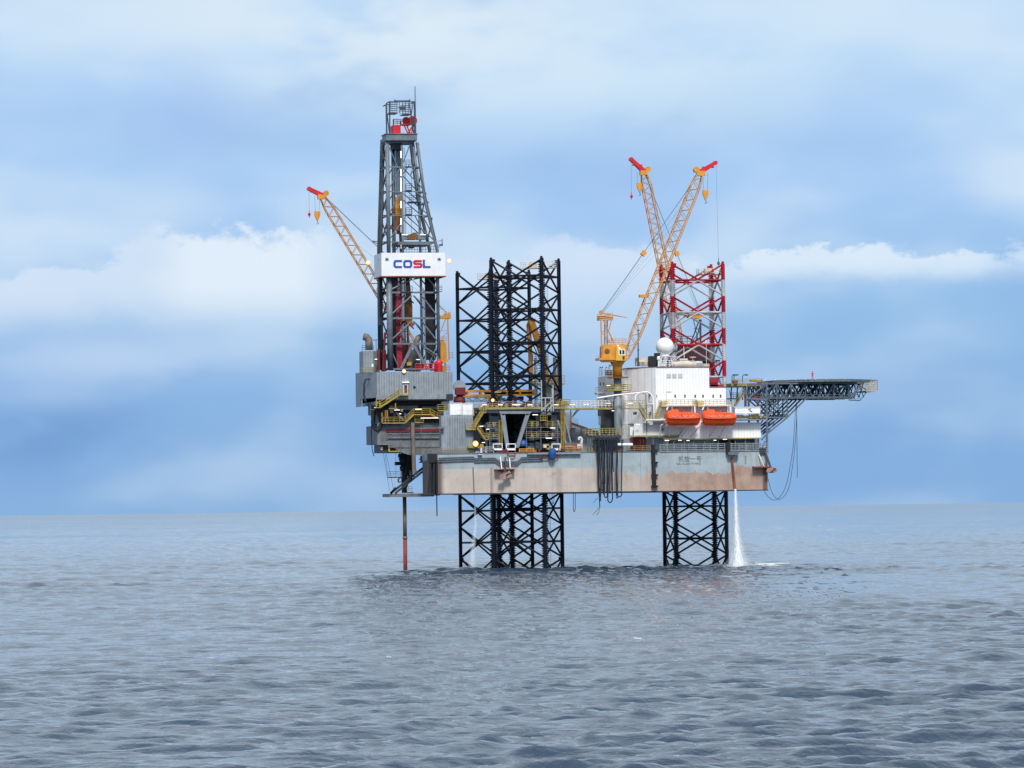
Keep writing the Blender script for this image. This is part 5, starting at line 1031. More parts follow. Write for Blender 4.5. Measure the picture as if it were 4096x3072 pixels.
# third crane, beyond the drilling tower
Y3 = 60
tc_, A, B, s = crane('orange lattice boom crane reaching out left from behind the drilling tower', q(1782, 1480, Y3), None, Y3, (1700, 1468), (1285, 780), (1236, 755), 0, 862, 852, None, Y3)
m = MB(); m.ps([(1764, 1366), (1768, 1366), (1768, 1358), (1776, 1358), (1776, 1366), (1786, 1374), (1788, 1438), (1764, 1438)], Y3-2, 4); m.ps([(1764, 1438), (1799, 1438), (1790, 1448), (1776, 1452), (1768, 1446)], Y3-2, 4); part(m, 'machinery_house', 'orange', tc_)
m = MB(); m.rail(q(1794, 1438, Y3-2), q(1812, 1438, Y3-2), r=.06, gap=.6, h=1.5); m.rail(q(1763, 1368, Y3-2), q(1786, 1370, Y3-2), r=.06, gap=.6, h=1.2); m.tube(q(1780, 1450, Y3), q(1781, 1470, Y3), .14, 5); part(m, 'railing', 'boomc', tc_)
m = MB()
for y in (-1, 1): m.bar(q(1791, 1275, Y3+y), q(1797, 1438, Y3+y), .26); m.bar(q(1783, 1275, Y3+y), q(1762, 1328, Y3+y), .2); m.bar(q(1763, 1322, Y3+y), q(1792, 1322, Y3+y), .1); m.bar(q(1767, 1352, Y3+y), q(1794, 1324, Y3+y), .15)
part(m, 'gantry', 'boomc', tc_)
m = MB(); m.pb(1762, 1262, 1804, 1274, Y3-1.2, 2.4); m.pb(1780, 1250, 1802, 1262, Y3-1, 2); part(m, 'gantry_top', 'orange', tc_); m = MB(); m.rail(q(1762, 1262, Y3-1.2), q(1804, 1262, Y3-1.2), r=.05, gap=.7, h=1.0); part(m, 'railing', 'railw', tc_)
m = MB(); m.lathe(q(1778, 1640, Y3), [(1.1, 0), (1.1, 8)], 14); part(m, 'column', 'greyd', tc_)
G_ = q(1784, 1248, Y3); m = MB()
for dy in (-.4, .4): m.tube(G_+Vector((0, dy, 0)), B+Vector((0, dy, .4)), .04, 4)
m.tube(G_, A.lerp(B, .72)+Vector((0, 0, .8)), .025, 3); m.tube(G_, A.lerp(B, .5)+Vector((0, 0, .8)), .025, 3); part(m, 'pendant_rope', 'rope', tc_)

# ------------------------------------------------------------------ accommodation block
ac = thing('accommodation_block', 'big white ribbed accommodation block with stepped roof and small square windows', 'building', q(2640, 1800, 2))
Ya = 2.0
xa_ = lambda u, v=1600: q(u, v, Ya).x
x24, x10 = xa_(2624), None
zr = q(2730, 1470, Ya).z; zr2 = q(2870, 1550, Ya).z; zw = q(2800, 1690, Ya).z
xB = q(2510, 1560, 9).x; xR = xa_(2838); xR2 = xa_(2905)
part(MB().prism([(x24, Ya), (xR, Ya), (xR, 29), (xB, 29), (xB, 9)], zw+.001, zr), 'main_wall', 'white', ac)
part(MB().prism([(xR+.001, Ya), (xR2, Ya), (xR2, 29), (xR+.001, 29)], zw+.001, zr2), 'fore_wall', 'white', ac)
z2 = q(2450, 1504, 12).z; xC = q(2426, 1600, 10.5).x
part(MB().prism([(xB-.001, 9.2), (xB-.001, 19), (xC, 19), (xC, 10.5)], zw+.001, z2), 'aft_wall', 'white', ac)
part(MB().prism([(x24+.2, Ya-.12), (xR+.1, Ya-.12), (xR+.1, 29), (xB-.1, 29.1), (xB-.1, 8.9)], zr+.001, zr+.22), 'roof_edge', 'rustroof', ac)
part(MB().box(xR+.05, xR2+.1, Ya-.1, 29, zr2+.001, zr2+.18), 'roof_edge', 'rustroof', ac)
# lower storeys
zl = q(2600, 1752, Ya).z
part(MB().prism([(xa_(2640), Ya+.02), (xa_(2738), Ya+.02), (xa_(2738), 29), (xB, 29), (xB, 19.1), (xC+.3, 19.1), (xC+.3, 10.7), (xB, 9.2)], zl, zw), 'lower_wall', 'whited', ac)
part(MB().ps([(2738, 1690), (3043, 1690), (3043, 1752), (2722, 1756), (2712, 1754), (2738, 1714)], Ya-.6, 20), 'lower_front', 'white', ac)
part(MB().ps([(2536, 1694), (2735, 1694), (2735, 1714), (2708, 1746), (2536, 1746)], Ya-.3, .28), 'lower_panel', 'whited', ac)
m = MB(); m.box(xC+1, q(3040, 1780, Ya).x, Ya+2.2, 28, ZD, zl+.02); part(m, 'base_wall', 'greyp', ac)
part(MB().pb(2655, 1752, 3043, 1757, Ya-1.3, 2), 'deck_edge', 'yel2', ac)
part(MB().pb(2512, 1741, 2715, 1746, Ya-.8, .5), 'deck_edge', 'yel2', ac)
for u in (2560, 2572, 2611, 2655, 2694, 2736, 2772, 2818, 2872, 2940, 2980, 3020): part(MB().pb(u, 1757, u+3, 1806, Ya-.9, .3), 'stanchion', 'steelL' if u > 2600 else 'maroon', ac)
for k, (u, v, w) in enumerate(((2668, 1762, 18), (2720, 1761, 14), (2860, 1761, 12), (2752, 1762, 12), (2605, 1696, 14), (2552, 1698, 12), (2434, 1613, 20), (2452, 1643, 10), (2521, 1613, 20), (2434, 1542, 14), (2900, 1757, 16))): part(MB().pb(u-w/2, v-1.2, u+w/2, v+1.2, Ya-1.5 if u > 2500 else 3.0, .1), 'tube_lamp', 'strip', ac)
m = MB(); m.pb(2866, 1758, 2912, 1795, Ya+1.9, .3); m.pb(2926, 1758, 2944, 1790, Ya+1.9, .3); part(m, 'opening', 'black', ac)
m = MB(); m.pb(2664, 1764, 2680, 1786, Ya+2, .2); part(m, 'doorway', 'black', ac); part(MB().pb(2663, 1764, 2674, 1786, Ya+1.9, .1), 'door', 'whitep', ac)
for u in (2535, 2552, 2572): pass
m = MB(); m.pb(2524, 1748, 2584, 1800, Ya+1.5, .3); part(m, 'opening', 'maroon', ac)
win = MB().pb(2698, 1579, 2703.5, 1590, Ya-.07, .1); w0 = part(win, 'window', 'glass', ac); w0f = part(MB().pb(2696.8, 1577.6, 2704.8, 1591.4, Ya-.04, .05), 'frame', 'whited', w0)
for u in (2737, 2778, 2809.5, 2850, 2880):
    dx = q(u, 1585, Ya)-q(2698, 1585, Ya); w = w0.copy(); COL.objects.link(w); w.parent = ac; f = w0f.copy(); COL.objects.link(f); f.parent = w; w.location = (dx.x, 0, dx.z); LOC[w] = LOC[w0]
for u in (2667, 2690, 2713): part(MB().pb(u, 1494, u+17, 1511, Ya-.12, .14), 'vent_panel', 'ventgrey', ac)
for u, v in ((2598, 1580), (2543, 1653), (2600, 1654), (2650, 1718)): c = q(u, v, 3.2 if u < 2620 else Ya-.4); part(MB().box(c.x-.12, c.x+.12, c.y-.5, c.y+2, c.z-.3, c.z+.3), 'porthole', 'glass', ac)
part(MB().pb(2520, 1708, 2538, 1741, Ya+1.2, .1), 'door', 'whitep', ac); part(MB().pb(2540, 1706, 2549, 1740, Ya+1.1, .1), 'doorway', 'black', ac)
# ducts and pipes on the oblique wall
m = MB(); m.path(pts([(2390, 1592), (2460, 1581), (2570, 1569), (2588, 1568), (2602, 1575), (2612, 1592), (2616, 1650), (2617, 1680)], 1.9), .16, 8); m.path(pts([(2556, 1572), (2546, 1578), (2541, 1590), (2541, 1620)], 1.9), .16, 8); m.path(pts([(2590, 1616), (2608, 1616), (2614, 1605)], 1.9), .1, 6); part(m, 'white_duct', 'whitep', ac)
m = MB(); m.path(pts([(2486, 1572), (2570, 1567), (2572, 1575), (2583, 1576), (2586, 1640), (2590, 1740)], 1.95), .09, 6); m.pb(2586, 1680, 2588, 1740, 1.6, .1); part(m, 'rusty_pipe', 'rustp', ac)
m = MB(); m.pb(2664, 1574, 2668, 1607, Ya-.15, .15); m.pb(2664, 1565, 2686, 1567, Ya-.15, .15); part(m, 'conduit', 'whited', ac)
# walkways
deckp(2490, 2584, 1632, 1.2, 1.0, ac, 'walkway', 'yel2', 'yelrail', 1.5, gap=.7); stair(q(2588, 1680, 1.0), q(2560, 1634, 1.0), .9, ac, 'yel2')
deckp(2580, 2668, 1680, Ya-2.4, 2.4, ac, 'boat_landing', 'beige', 'yelrail', 1.3); stair(q(2622, 1680, .2), q(2644, 1630, .2), .9, ac, 'yelrail')
m = MB(); m.pb(2585, 1676, 2672, 1681, Ya-2.5, .15); part(m, 'edge_trim', 'whitep', ac)
for u0, u1 in ((2645, 2786), (2792, 2930)): deckp(u0, u1, 1621, Ya-2.2, 2.2, ac, 'boat_deck', 'beige', 'yelrail', 1.1, gap=.8)
for u0 in (2655, 2800): part(MB().pb(u0-8, 1604, u0+16, 1621, Ya-1.2, .9).pb(u0+128-8, 1608, u0+120+10, 1621, Ya-1.2, .6), 'deck_locker', 'beigeY', ac)
m = MB(); m.pb(2392, 1574, 2425, 1577, 9, 3); m.ps([(2384, 1570), (2425, 1570), (2420, 1577), (2390, 1577)], 9, 2); m.rail(q(2380, 1572, 9), q(2424, 1570, 9), r=.05, gap=.6, h=1.1); m.rail(q(2396, 1504, 11.5), q(2450, 1500, 11.5), r=.05, gap=.7, h=1.1); m.rail(q(2380, 1630, 8), q(2420, 1628, 8), r=.05, gap=.6, h=1.3); part(m, 'side_balcony', 'whited', ac)
m = MB(); m.ps([(2386, 1604), (2398, 1590), (2404, 1604)], 9, 1); m.ps([(2408, 1602), (2428, 1590), (2432, 1606)], 9, 1); part(m, 'bracket', 'steelL', ac)
m = MB(); m.pb(2392, 1606, 2456, 1628, 8.8, 1); m.pb(2395, 1634, 2460, 1664, 8.8, 1); m.pb(2408, 1664, 2458, 1738, 8.5, 1); part(m, 'recess_shade_block', 'dark', ac)  # dark blocks put in for the shade of the aft recess
part(MB().pb(2400, 1612, 2456, 1626, 8.5, .2), 'locker', 'yel2', ac)
for u in (2400, 2412, 2421): part(MB().pb(u, 1530, u+3, 1541, 12.2, .3), 'window', 'glass', ac)
m = MB(); m.pb(2626, 1578, 2628, 1590, Ya-.1, .1); part(m, 'lamp_bracket', 'steel', ac)
# davit struts below the boat deck
for u0, v0, u1, v1 in ((2644, 1700, 2636, 1748), (2644, 1702, 2662, 1688), (2680, 1718, 2678, 1748), (2755, 1706, 2724, 1748), (2798, 1706, 2762, 1748), (2862, 1706, 2838, 1746), (2901, 1704, 2876, 1748)):
    part(MB().tube(q(u0, v0, Ya-2.2), q(u1, v1, Ya-.65), .1, 6), 'davit_strut', 'whitep' if u0 < 2700 else 'whited', ac)
for k in range(2):
    u0 = 2668+k*143
    part(MB().pb(u0+7, 1627, u0+104, 1645, Ya-.4, .4), 'recess_panel', 'pinkwhite', ac)
    m = MB(); m.bar(q(u0-2, 1640, Ya-2), q(u0+6, 1622, Ya-2), .25); m.bar(q(u0+112, 1656, Ya-2), q(u0+110, 1622, Ya-2), .25); m.bar(q(u0+12, 1624, Ya-2), q(u0+60, 1624, Ya-2), .18); m.bar(q(u0-4, 1622, Ya-2), q(u0+118, 1621.5, Ya-2), .3, .22); m.tube(q(u0+20, 1624, Ya-2), q(u0+20, 1642, Ya-2), .05, 4); m.tube(q(u0+100, 1624, Ya-2), q(u0+100, 1648, Ya-2), .05, 4)
    o = part(m, 'davit', 'whitep', ac)
# lifeboats
def lifeboat(label, u0):
    L0, L1 = q(u0, 1675, -1.4), q(u0+133, 1675, -1.4); Lb = L1.x-L0.x; zt_, zb_ = q(u0+20, 1638, -1.4).z, q(u0+60, 1703, -1.4).z; Hh = zt_-zb_
    t = thing('lifeboat', label, 'lifeboat', (L0.x, -1.4, zb_), 'enclosed lifeboats in the davits')
    # stations along x: (x frac, half-width, keel z, sheer z, roof z)
    ST = [(0, .75, .20, .50, .80), (.04, 1.1, .08, .47, .90), (.12, 1.3, .01, .44, .94), (.16, 1.3, .02, .44, 1.0), (.34, 1.4, 0, .43, 1.0), (.38, 1.4, 0, .43, .86), (.6, 1.4, 0, .43, .82), (.85, 1.35, 0, .44, .81), (.93, 1.2, .02, .46, .77), (1.0, .8, .22, .50, .62)]
    def ring(f, w, k, s, r):
        x = L0.x+f*Lb; P = [(-.15, k), (-.62, k+(s-k)*.35), (-1.0, s-.04), (-1.04, s), (-1.0, s+.02), (-.86, s+(r-s)*.6), (-.45, r-.02), (0, r)]
        P = P+[(-a, b) for a, b in P[::-1][1:]]; return [(x, -1.4+a*w, zb_+b*Hh) for a, b in P]
    hull_ = MB(); n = 15; vs = [p for st in ST for p in ring(*st)]
    fs = [(i*n+j, (i+1)*n+j, (i+1)*n+(j+1) % n, i*n+(j+1) % n) for i in range(len(ST)-1) for j in range(n)]
    hull_.add(vs, [tuple(reversed(f)) for f in fs]+[tuple(range(n)), tuple((len(ST)-1)*n+j for j in range(n-1, -1, -1))]); part(hull_, 'hull_shell', 'boat', t)
    m = MB()
    for i in range(len(ST)-1):
        a, c = ring(*ST[i])[3], ring(*ST[i+1])[3]; m.tube(Vector(a)-Vector((0, .05, 0)), Vector(c)-Vector((0, .05, 0)), .07, 5)
    part(m, 'fender_rail', 'boatd', t)
    m = MB(); zz = zb_+.62*Hh; m.box(L0.x+Lb*.40, L0.x+Lb*.46, -1.4-1.38, -1.4-1.2, zz-.1, zz+.25); m.box(L0.x+Lb*.6, L0.x+Lb*.65, -1.4-1.38, -1.4-1.2, zz-.1, zz+.2); part(m, 'side_hatch', 'boatd', t)
    m = MB()
    for f in (.17, .21, .26, .30): m.box(L0.x+Lb*f, L0.x+Lb*(f+.025), -1.4-.93, -1.4-.8, zb_+.80*Hh, zb_+.87*Hh)
    part(m, 'cabin_window', 'glass', t, split=False)
    m = MB(); m.path([(L0.x+Lb*(.12+.08*k), -2.86, zb_+(.56 if k % 2 else .60)*Hh) for k in range(10)], .035, 4); part(m, 'grab_line', 'whited', t)
    m = MB(); m.tube((L0.x+Lb*.15, -1.4, zb_+Hh*.95), (L0.x+Lb*.15, -1.4, zb_+Hh+1.0), .05, 5); m.tube((L0.x+Lb*.9, -1.4, zb_+Hh*.75), (L0.x+Lb*.9, -1.4, zb_+Hh+1.0), .05, 5); part(m, 'davit_fall', 'rope', t)
    m = MB(); m.box(L0.x+Lb*.5, L0.x+Lb*.56, -1.7, -1.1, zb_+.82*Hh, zb_+.93*Hh); m.tube((L0.x+Lb*.2, -1.4, zb_+Hh), (L0.x+Lb*.2, -1.4, zb_+Hh+.5), .06, 5); part(m, 'hook_fitting', 'boatd', t)
    m = MB(); c = (L0.x-.1, -1.4, zb_+.16*Hh); m.lathe(c, [(.3, -.1), (.3, .12)], 10, 'x'); part(m, 'propeller_guard', 'boatd', t); return t
lifeboat('left orange enclosed lifeboat hanging beside the white ribbed wall', 2665); lifeboat('right orange enclosed lifeboat hanging nearer the helicopter deck', 2809)
for k, u in enumerate((2464, 2487, 2509)):
    m = MB(); m.lathe(q(u+0, 1779, -.3)+Vector((1.2 if False else 0, 0, 0)), [(.2, 0), (.3, .06), (.32, .3), (.32, .85), (.3, 1.1), (.2, 1.14)], 14, 'x'); 
    solo(m, 'life_raft_canister', 'whitep', ['leftmost of three white life raft canisters on the hull edge', 'middle of three white life raft canisters on the hull edge', 'rightmost of three white life raft canisters on the hull edge'][k], 'life raft', 'life raft canisters on the hull edge', smooth=True)

# ------------------------------------------------------------------ accommodation roof
rd = thing('radome', 'large white radome ball on a steel stand on the accommodation roof', 'radome', q(2659, 1470, 6))
c = q(2659, 1386, 6); r = 1.85
m = MB(); m.lathe(c, [(r*math.sin(a), -r*math.cos(a)) for a in [math.pi*(k/18) for k in range(3, 19)]][:-1]+[(.05, r)], 28); part(m, 'dome', 'domewhite', rd, True)
m = MB(); m.lathe(c-up*r*.87, [(r*.55, 0), (r*.5, -.3), (1.1, -.35)], 20); part(m, 'dome_foot', 'whitep', rd)
m = MB(); zt = c.z-r-.15
for dx in (-1.0, 1.0):
    for dy in (-.9, .9): m.tube((c.x+dx, c.y+dy, zt), (c.x+dx*1.3, c.y+dy, zr+.2), .09, 5)
m.tube((c.x-1.3, c.y-.9, zr+.3), (c.x+1.0, c.y-.9, zt), .06, 5); m.tube((c.x+2.6, c.y-.9, zt-.3), (c.x+.6, c.y-.9, zr+.3), .07, 5); m.box(c.x-1.6, c.x+1.9, c.y-1.2, c.y+1.2, zt-.1, zt); part(m, 'stand', 'whitep', rd)
def rs(name, mb, mm, label, cat, **k): return solo(mb, name, mm, label, cat, **k)
m = MB(); m.pb(2600, 1424, 2634, 1466, 4, 2); m.pb(2620, 1412, 2640, 1424, 4, 1); rs('equipment_rack', m, 'black', 'black boxy rack with openings just left of the radome foot', 'equipment')
m = MB(); m.tube(q(2634, 1470, 3), q(2634, 1440, 3), .12, 6); m.lathe(q(2634, 1440, 3), [(.2, 0), (.33, .1), (.33, .5), (.2, .75), (.05, .8)], 10); rs('small_dome', m, 'whitep', 'small white domed aerial on a short post before the radome', 'aerial')
m = MB()
for u in (2646, 2656, 2664): m.path(pts([(u, 1468), (u, 1432), (u+3, 1429), (u+6, 1432)], 3), .07, 5)
m.rail(q(2640, 1468, 3), q(2690, 1468, 3), h=1.3, r=.05, gap=.6); m.pb(2646, 1455, 2662, 1464, 3.2, .6); rs('vent_pipes', m, 'whitep', 'group of white bent vent pipes under the radome', 'vent')
m = MB(); c = q(2736, 1457, 4); m.lathe((c.x-2.7, c.y, c.z), [(.1, 0), (.6, .2), (.75, .7), (.75, 4.6), (.6, 5.2), (.1, 5.4)], 16, 'x'); m.pb(2700, 1464, 2710, 1470, 3.8, 1); m.pb(2755, 1464, 2765, 1470, 3.8, 1); rs('horizontal_tank', m, 'beige', 'long cream horizontal tank lying on the white block roof', 'tank', smooth=False)
m = MB(); m.pb(2718, 1434, 2751, 1442, 3.6, 1.5); rs('tank_cabinet', m, 'ventgrey', 'flat pale cabinet on top of the cream roof tank', 'cabinet')
for k, u in enumerate((2706, 2771)):
    m = MB(); c = q(u, 1432, 3.4); m.lathe(c, [(.25, 0), (.7, .1), (.72, .22), (.3, .25)], 16); m.tube(c, (c.x, c.y, c.z-.9), .07, 5); m.tube((c.x-.4, c.y, c.z-.5), (c.x+.4, c.y, c.z-.5), .05, 4); rs('mushroom_aerial', m, 'whitep', ['flat round white aerial left of the pale tank cabinet', 'flat round white aerial right of the pale tank cabinet'][k], 'aerial')
m = MB(); m.lathe(q(2790, 1452, 5)+Vector((-.8, 0, 0)), [(.1, 0), (.35, .2), (.4, 1.0), (.35, 1.7), (.1, 1.9)], 12, 'x'); rs('grey_cylinder', m, 'ventgrey', 'grey cylinder lying at the right end of the cream roof tank', 'tank')
m = MB(); m.pb(2552, 1430, 2595, 1462, 7, 3); rs('roof_cabin', m, 'beige', 'low cream cabin on the left end of the accommodation roof', 'cabin')
m = MB(); m.pb(2557, 1444, 2580, 1449, 6.5, .4); m.tube(q(2565, 1438, 6.5), q(2566, 1465, 6.5), .06, 4); m.rail(q(2545, 1466, 6.3), q(2600, 1466, 6.3), r=.05, gap=.8, h=.9); m.rail(q(2700, 1469, 2.3), q(2837, 1469, 2.3), r=.035, gap=1.2, h=.6); rs('roof_railing', m, 'whited', 'low white railing along the accommodation roof edge', 'railing')
m = MB(); m.tube(q(2553, 1465, 6), q(2552, 1300, 6), .16, 6, .05)
for v in (1322, 1335, 1362, 1400): m.tube(q(2549, v, 6), q(2557, v, 6), .1, 5)
rs('aerial_mast', m, 'dark', 'thin dark aerial mast between the orange crane boom and radome', 'mast')
m = MB(); m.path(pts([(2670, 1415), (2690, 1396), (2700, 1395)], 8), .75, 12); m.tube(q(2700, 1395, 8), q(2706, 1396, 8), .78, 12); m.tube(q(2674, 1412, 8), q(2674, 1468, 8), .4, 8); rs('exhaust_duct', m, 'greyp', 'fat grey exhaust duct bent over right of the radome', 'duct')
m = MB(); m.tube(q(2826, 1470, 6), q(2825, 1368, 6), .05, 5); m.tube(q(2821, 1373, 6), q(2827, 1362, 6), .22, 6); rs('wind_sensor', m, 'whited', 'thin white pole with dark sensor near the right roof end', 'pole')
m = MB(); m.tube(q(2737, 1432, 6), q(2735, 1386, 6), .06, 5); rs('whip_aerial', m, 'whitep', 'thin white whip pole rising behind the pale tank cabinet', 'aerial')
m = MB(); m.pb(2815, 1458, 2838, 1470, 5, 2); rs('roof_locker', m, 'beigeY', 'small cream locker at the right end of the roof', 'box')
for k, u in enumerate((2397, 2405, 2421, 2434, 2440)):
    v0 = 1505-(0 if k < 3 else 8); m = MB(); m.path(pts([(u, v0), (u-1, v0-26), (u+4, v0-34)], 14), .05, 4); m.tube(q(u+2, v0-34, 14), q(u+6, v0-36, 14), .14, 5); rs('roof_lamp_pole', m, 'steel', ['leftmost thin lamp pole on the low aft roof', 'second thin lamp pole from the left on the low aft roof', 'third thin lamp pole on the low aft roof, mid row', 'fourth thin lamp pole beside the crane column', 'rightmost thin lamp pole on the low aft roof next to the crane column'][k], 'lamp pole', group='lamp poles on the aft roof')
m = MB(); m.pb(2427, 1480, 2452, 1500, 12, 2); rs('roof_unit', m, 'rustp', 'rusty cooling unit on the low aft roof behind the crane column', 'machine')
m = MB(); m.pb(2842, 1512, 2872, 1545, 20, 3); m.pb(2842, 1538, 2895, 1550, 20, 4); m.pb(2843, 1524, 2878, 1530, 19.8, .2); rs('leg_guide_house', m, 'crimson', 'dark red guide housing at the foot of the banded leg', 'housing')
wb = thing('white_workboat', 'small white boat on the terrace right of the lifeboats', 'boat', q(2990, 1658, 0))
m = MB(); m.pb(2940, 1629, 3041, 1654, 0, 2.2); part(m, 'hull_box', 'whitep', wb); part(MB().pb(2938, 1627, 3043, 1631, -.1, 2.4), 'rim', 'whited', wb)
m = MB(); m.path([q(2994, 1638, -.1), q(3002, 1634, -.1), q(3000, 1642, -.1), q(3008, 1646, -.1)], .09, 5); part(m, 'dark_mark', 'letter', wb)
m = MB(); m.pb(2932, 1676, 3068, 1680, -.5, 6); rs('fore_terrace', m, 'yel2', 'yellow-edged terrace slab under the white boat, right of the lifeboats', 'terrace')
m = MB(); m.rail(q(2942, 1676, -.4), q(3066, 1676, -.4), r=.04, gap=1, h=.8); rs('terrace_railing', m, 'yelrail', 'railing along the terrace below the small white boat', 'railing')
m = MB(); m.pb(2950, 1661, 3040, 1673, .8, 1); rs('terrace_machinery', m, 'dark', 'dark winches lying under the small white boat', 'winch')
for k, (u, w) in enumerate(((2985, 22), (3045, 18))): m = MB(); m.pb(u-w/2, 1659, u+w/2, 1661.5, -.3, .15); rs('terrace_lamp', m, 'strip', ['lit strip lamp under the middle of the small white boat', 'lit strip lamp right of the small white boat'][k], 'lamp', group='strip lamps on the terrace')

# ------------------------------------------------------------------ helicopter deck
hd = thing('helicopter_deck', 'octagonal helicopter deck on blue-grey truss beams out over the bow', 'helideck', q(3070, 1600, 31))
Yh = 31.5; cx = q(3268, 1525, Yh).x; RH = 11.6; zh = q(3268, 1522, Yh).z
def octo(r): return [(cx+r*math.cos(R(22.5+45*k)), Yh+r*math.sin(R(22.5+45*k))) for k in range(8)]
part(MB().prism(octo(RH), zh-.35, zh), 'deck_plate', 'deck', hd); part(MB().prism([(x, y) for x, y in octo(RH+.15)], zh-.5, zh-.351), 'deck_rim', 'steelV', hd)
m = MB()
for k in range(10): m.pb(3060+k*40, 1516.5, 3063+k*40, 1519, Yh-11, .3)
part(m, 'edge_lights', 'whitep', hd)
nt = MB(); o1, o2 = octo(RH+.2), octo(RH+1.4)
for i in range(8):
    a, b2, c2, d2 = Vector((*o1[i], zh-.5)), Vector((*o1[(i+1) % 8], zh-.5)), Vector((*o2[(i+1) % 8], zh-.15)), Vector((*o2[i], zh-.15))
    nt.tube(d2, c2, .05, 4)
    for k in range(9): nt.tube(a.lerp(b2, k/8), d2.lerp(c2, k/8), .035, 4)
part(nt, 'safety_net', 'steelL', hd)
zb_ = q(3268, 1594, Yh).z
Yt_ = [Yh-8.5, Yh-4.5, Yh-.5, Yh+3.5, Yh+7.5]
ub = [3066, 3116, 3160, 3205, 3248, 3295, 3340, 3385, 3405]
for i, Y in enumerate(Yt_):
    m = MB(); x0, x1 = q(3012, 1560, Yh).x, cx+RH-1.8-abs(Y-Yh)*.25
    n = 7; m.bar((x0, Y, zh-.8), (x1, Y, zh-.8), .3); m.bar((x0, Y, zb_), (x1-2.2, Y, zb_), .34)
    for k in range(n+1):
        xa_2 = x0+(x1-x0)*k/n; m.tube((min(xa_2, x1-2.2), Y, zb_), (xa_2, Y, zh-.7), .15, 6)
        if k < n:
            xb_2 = min(x0+(x1-x0)*(k+1)/n, x1-2.2); xm = (xa_2+xb_2)/2
            m.tube((xa_2, Y, zh-.8), (xm, Y, zb_), .14, 6); m.tube((x0+(x1-x0)*(k+1)/n, Y, zh-.8), (xm, Y, zb_), .14, 6)
    part(m, 'main_truss', 'navy' if i else 'steelB', hd)
m = MB()
for k in range(7):
    x = x0+(x1-x0)*k/6
    for i in range(4):
        m.tube((x, Yt_[i], zb_), (x, Yt_[i+1], zh-.8), .11, 5); m.tube((x, Yt_[i], zh-.8), (x, Yt_[i+1], zb_), .11, 5)
    m.bar((x, Yt_[0], zh-.65), (x, Yt_[4], zh-.65), .22); m.bar((min(x, x1-2.2), Yt_[0], zb_), (min(x, x1-2.2), Yt_[4], zb_), .2)
part(m, 'cross_truss', 'navy', hd)
# raking supports down to the bow
xb = q(3066, 1740, 24).x
for i, Y in enumerate(Yt_):
    col_ = 'steelB' if i == 0 else 'navy'
    zz = lambda v: q(3100, v, 24).z
    Pt = (q(3228, 1603, 23).x, Y, zb_); Pm = (q(3150, 1670, 23).x, Y, zz(1670)); Pb = (q(3068, 1735, 23).x, Y, zz(1736))
    m = MB(); m.bar(Pt, Pm, .3); m.bar(Pm, Pb, .3); m.bar((Pb[0], Y, zz(1670)), Pm, .26); m.tube((Pb[0], Y, zb_), Pm, .17, 6); m.tube((Pm[0], Y, zb_), Pm, .15, 6); m.tube((q(3115, 1600, 23).x, Y, zb_), (Pb[0], Y, zz(1670)), .13, 6); m.tube((Pm[0], Y, zb_), (Pb[0], Y, zz(1670)), .13, 6)
    m.tube((q(3110, 1670, 23).x, Y, zz(1670)), (Pb[0], Y, zz(1735)), .13, 6)
    part(m, 'raking_support', col_, hd)
for Y in (Yt_[0], Yt_[2], Yt_[4]):
    m = MB(); m.bar((Pb[0], Y, ZD-.5), (Pb[0], Y, zh-.5), .38); part(m, 'support_column', 'steelB', hd)
m = MB()
Y = Yt_[0]-.4
m.bar(q(2988, 1536, 22), q(3068, 1536, 22), .3); m.bar(q(2990, 1594, 22), q(3066, 1598, 22), .3); m.bar(q(2994, 1592, 22), q(3060, 1540, 22), .26); m.bar(q(2986, 1540, 22), q(2985, 1632, 22), .28); m.bar(q(3036, 1625, 22), q(3062, 1602, 22), .24)
part(m, 'side_frame', 'steelB', hd)
ab = MB(); a, c2 = q(2925, 1518, 22), q(3050, 1518, 22); ab.box(a.x, c2.x, 22, 34, zh-1.3, zh-.7); part(ab, 'approach_deck', 'yel2', hd); m = MB(); m.rail((a.x, 22.1, zh-.7), (c2.x, 22.1, zh-.7), r=.05, gap=.8, h=.9); part(m, 'railing', 'yelrail', hd)
m = MB(); m.pb(3006, 1518, 3030, 1526, 21.5, 2); m.pb(3030, 1519, 3044, 1527, 21.5, 2); part(m, 'foam_monitor', 'yel', hd); m = MB(); m.pb(2936, 1520, 2952, 1536, 21.5, 2); m.pb(3034, 1519, 3050, 1528, 22, 1); part(m, 'red_cabinet', 'rustp', hd)
stair(q(2942, 1624, 21), q(2978, 1572, 21), 1.2, hd, 'yel2')
m = MB(); m.pb(2920, 1545, 2976, 1549, 21.5, 3); m.pb(2920, 1592, 2960, 1596, 21.5, 3); m.bar(q(2926, 1545, 22), q(2924, 1610, 22), .25); m.bar(q(2950, 1545, 22), q(2948, 1610, 22), .25); m.bar(q(2918, 1560, 22), q(2926, 1610, 22), .12); m.bar(q(2974, 1545, 22), q(2970, 1600, 22), .2); m.rail(q(2922, 1592, 21.6), q(2956, 1592, 21.6), r=.05, gap=.6); part(m, 'stair_tower', 'dark', hd)
m = MB(); m.pb(3010, 1576, 3045, 1590, 24, 3); m.pb(2978, 1588, 2984, 1632, 22.3, .3); part(m, 'red_equipment', 'crimson', hd)
m = MB(); m.pb(3462, 1522, 3503, 1562, Yh-6, 9); n1 = MB(); 
xe0, xe1 = q(3460, 1540, Yh-4).x, q(3504, 1540, Yh-4).x; zc0, zc1 = q(3480, 1563, Yh-4).z, q(3480, 1521, Yh-4).z
n1.box(xe0, xe1, Yh-5, Yh+5, zc0-.2, zc0); 
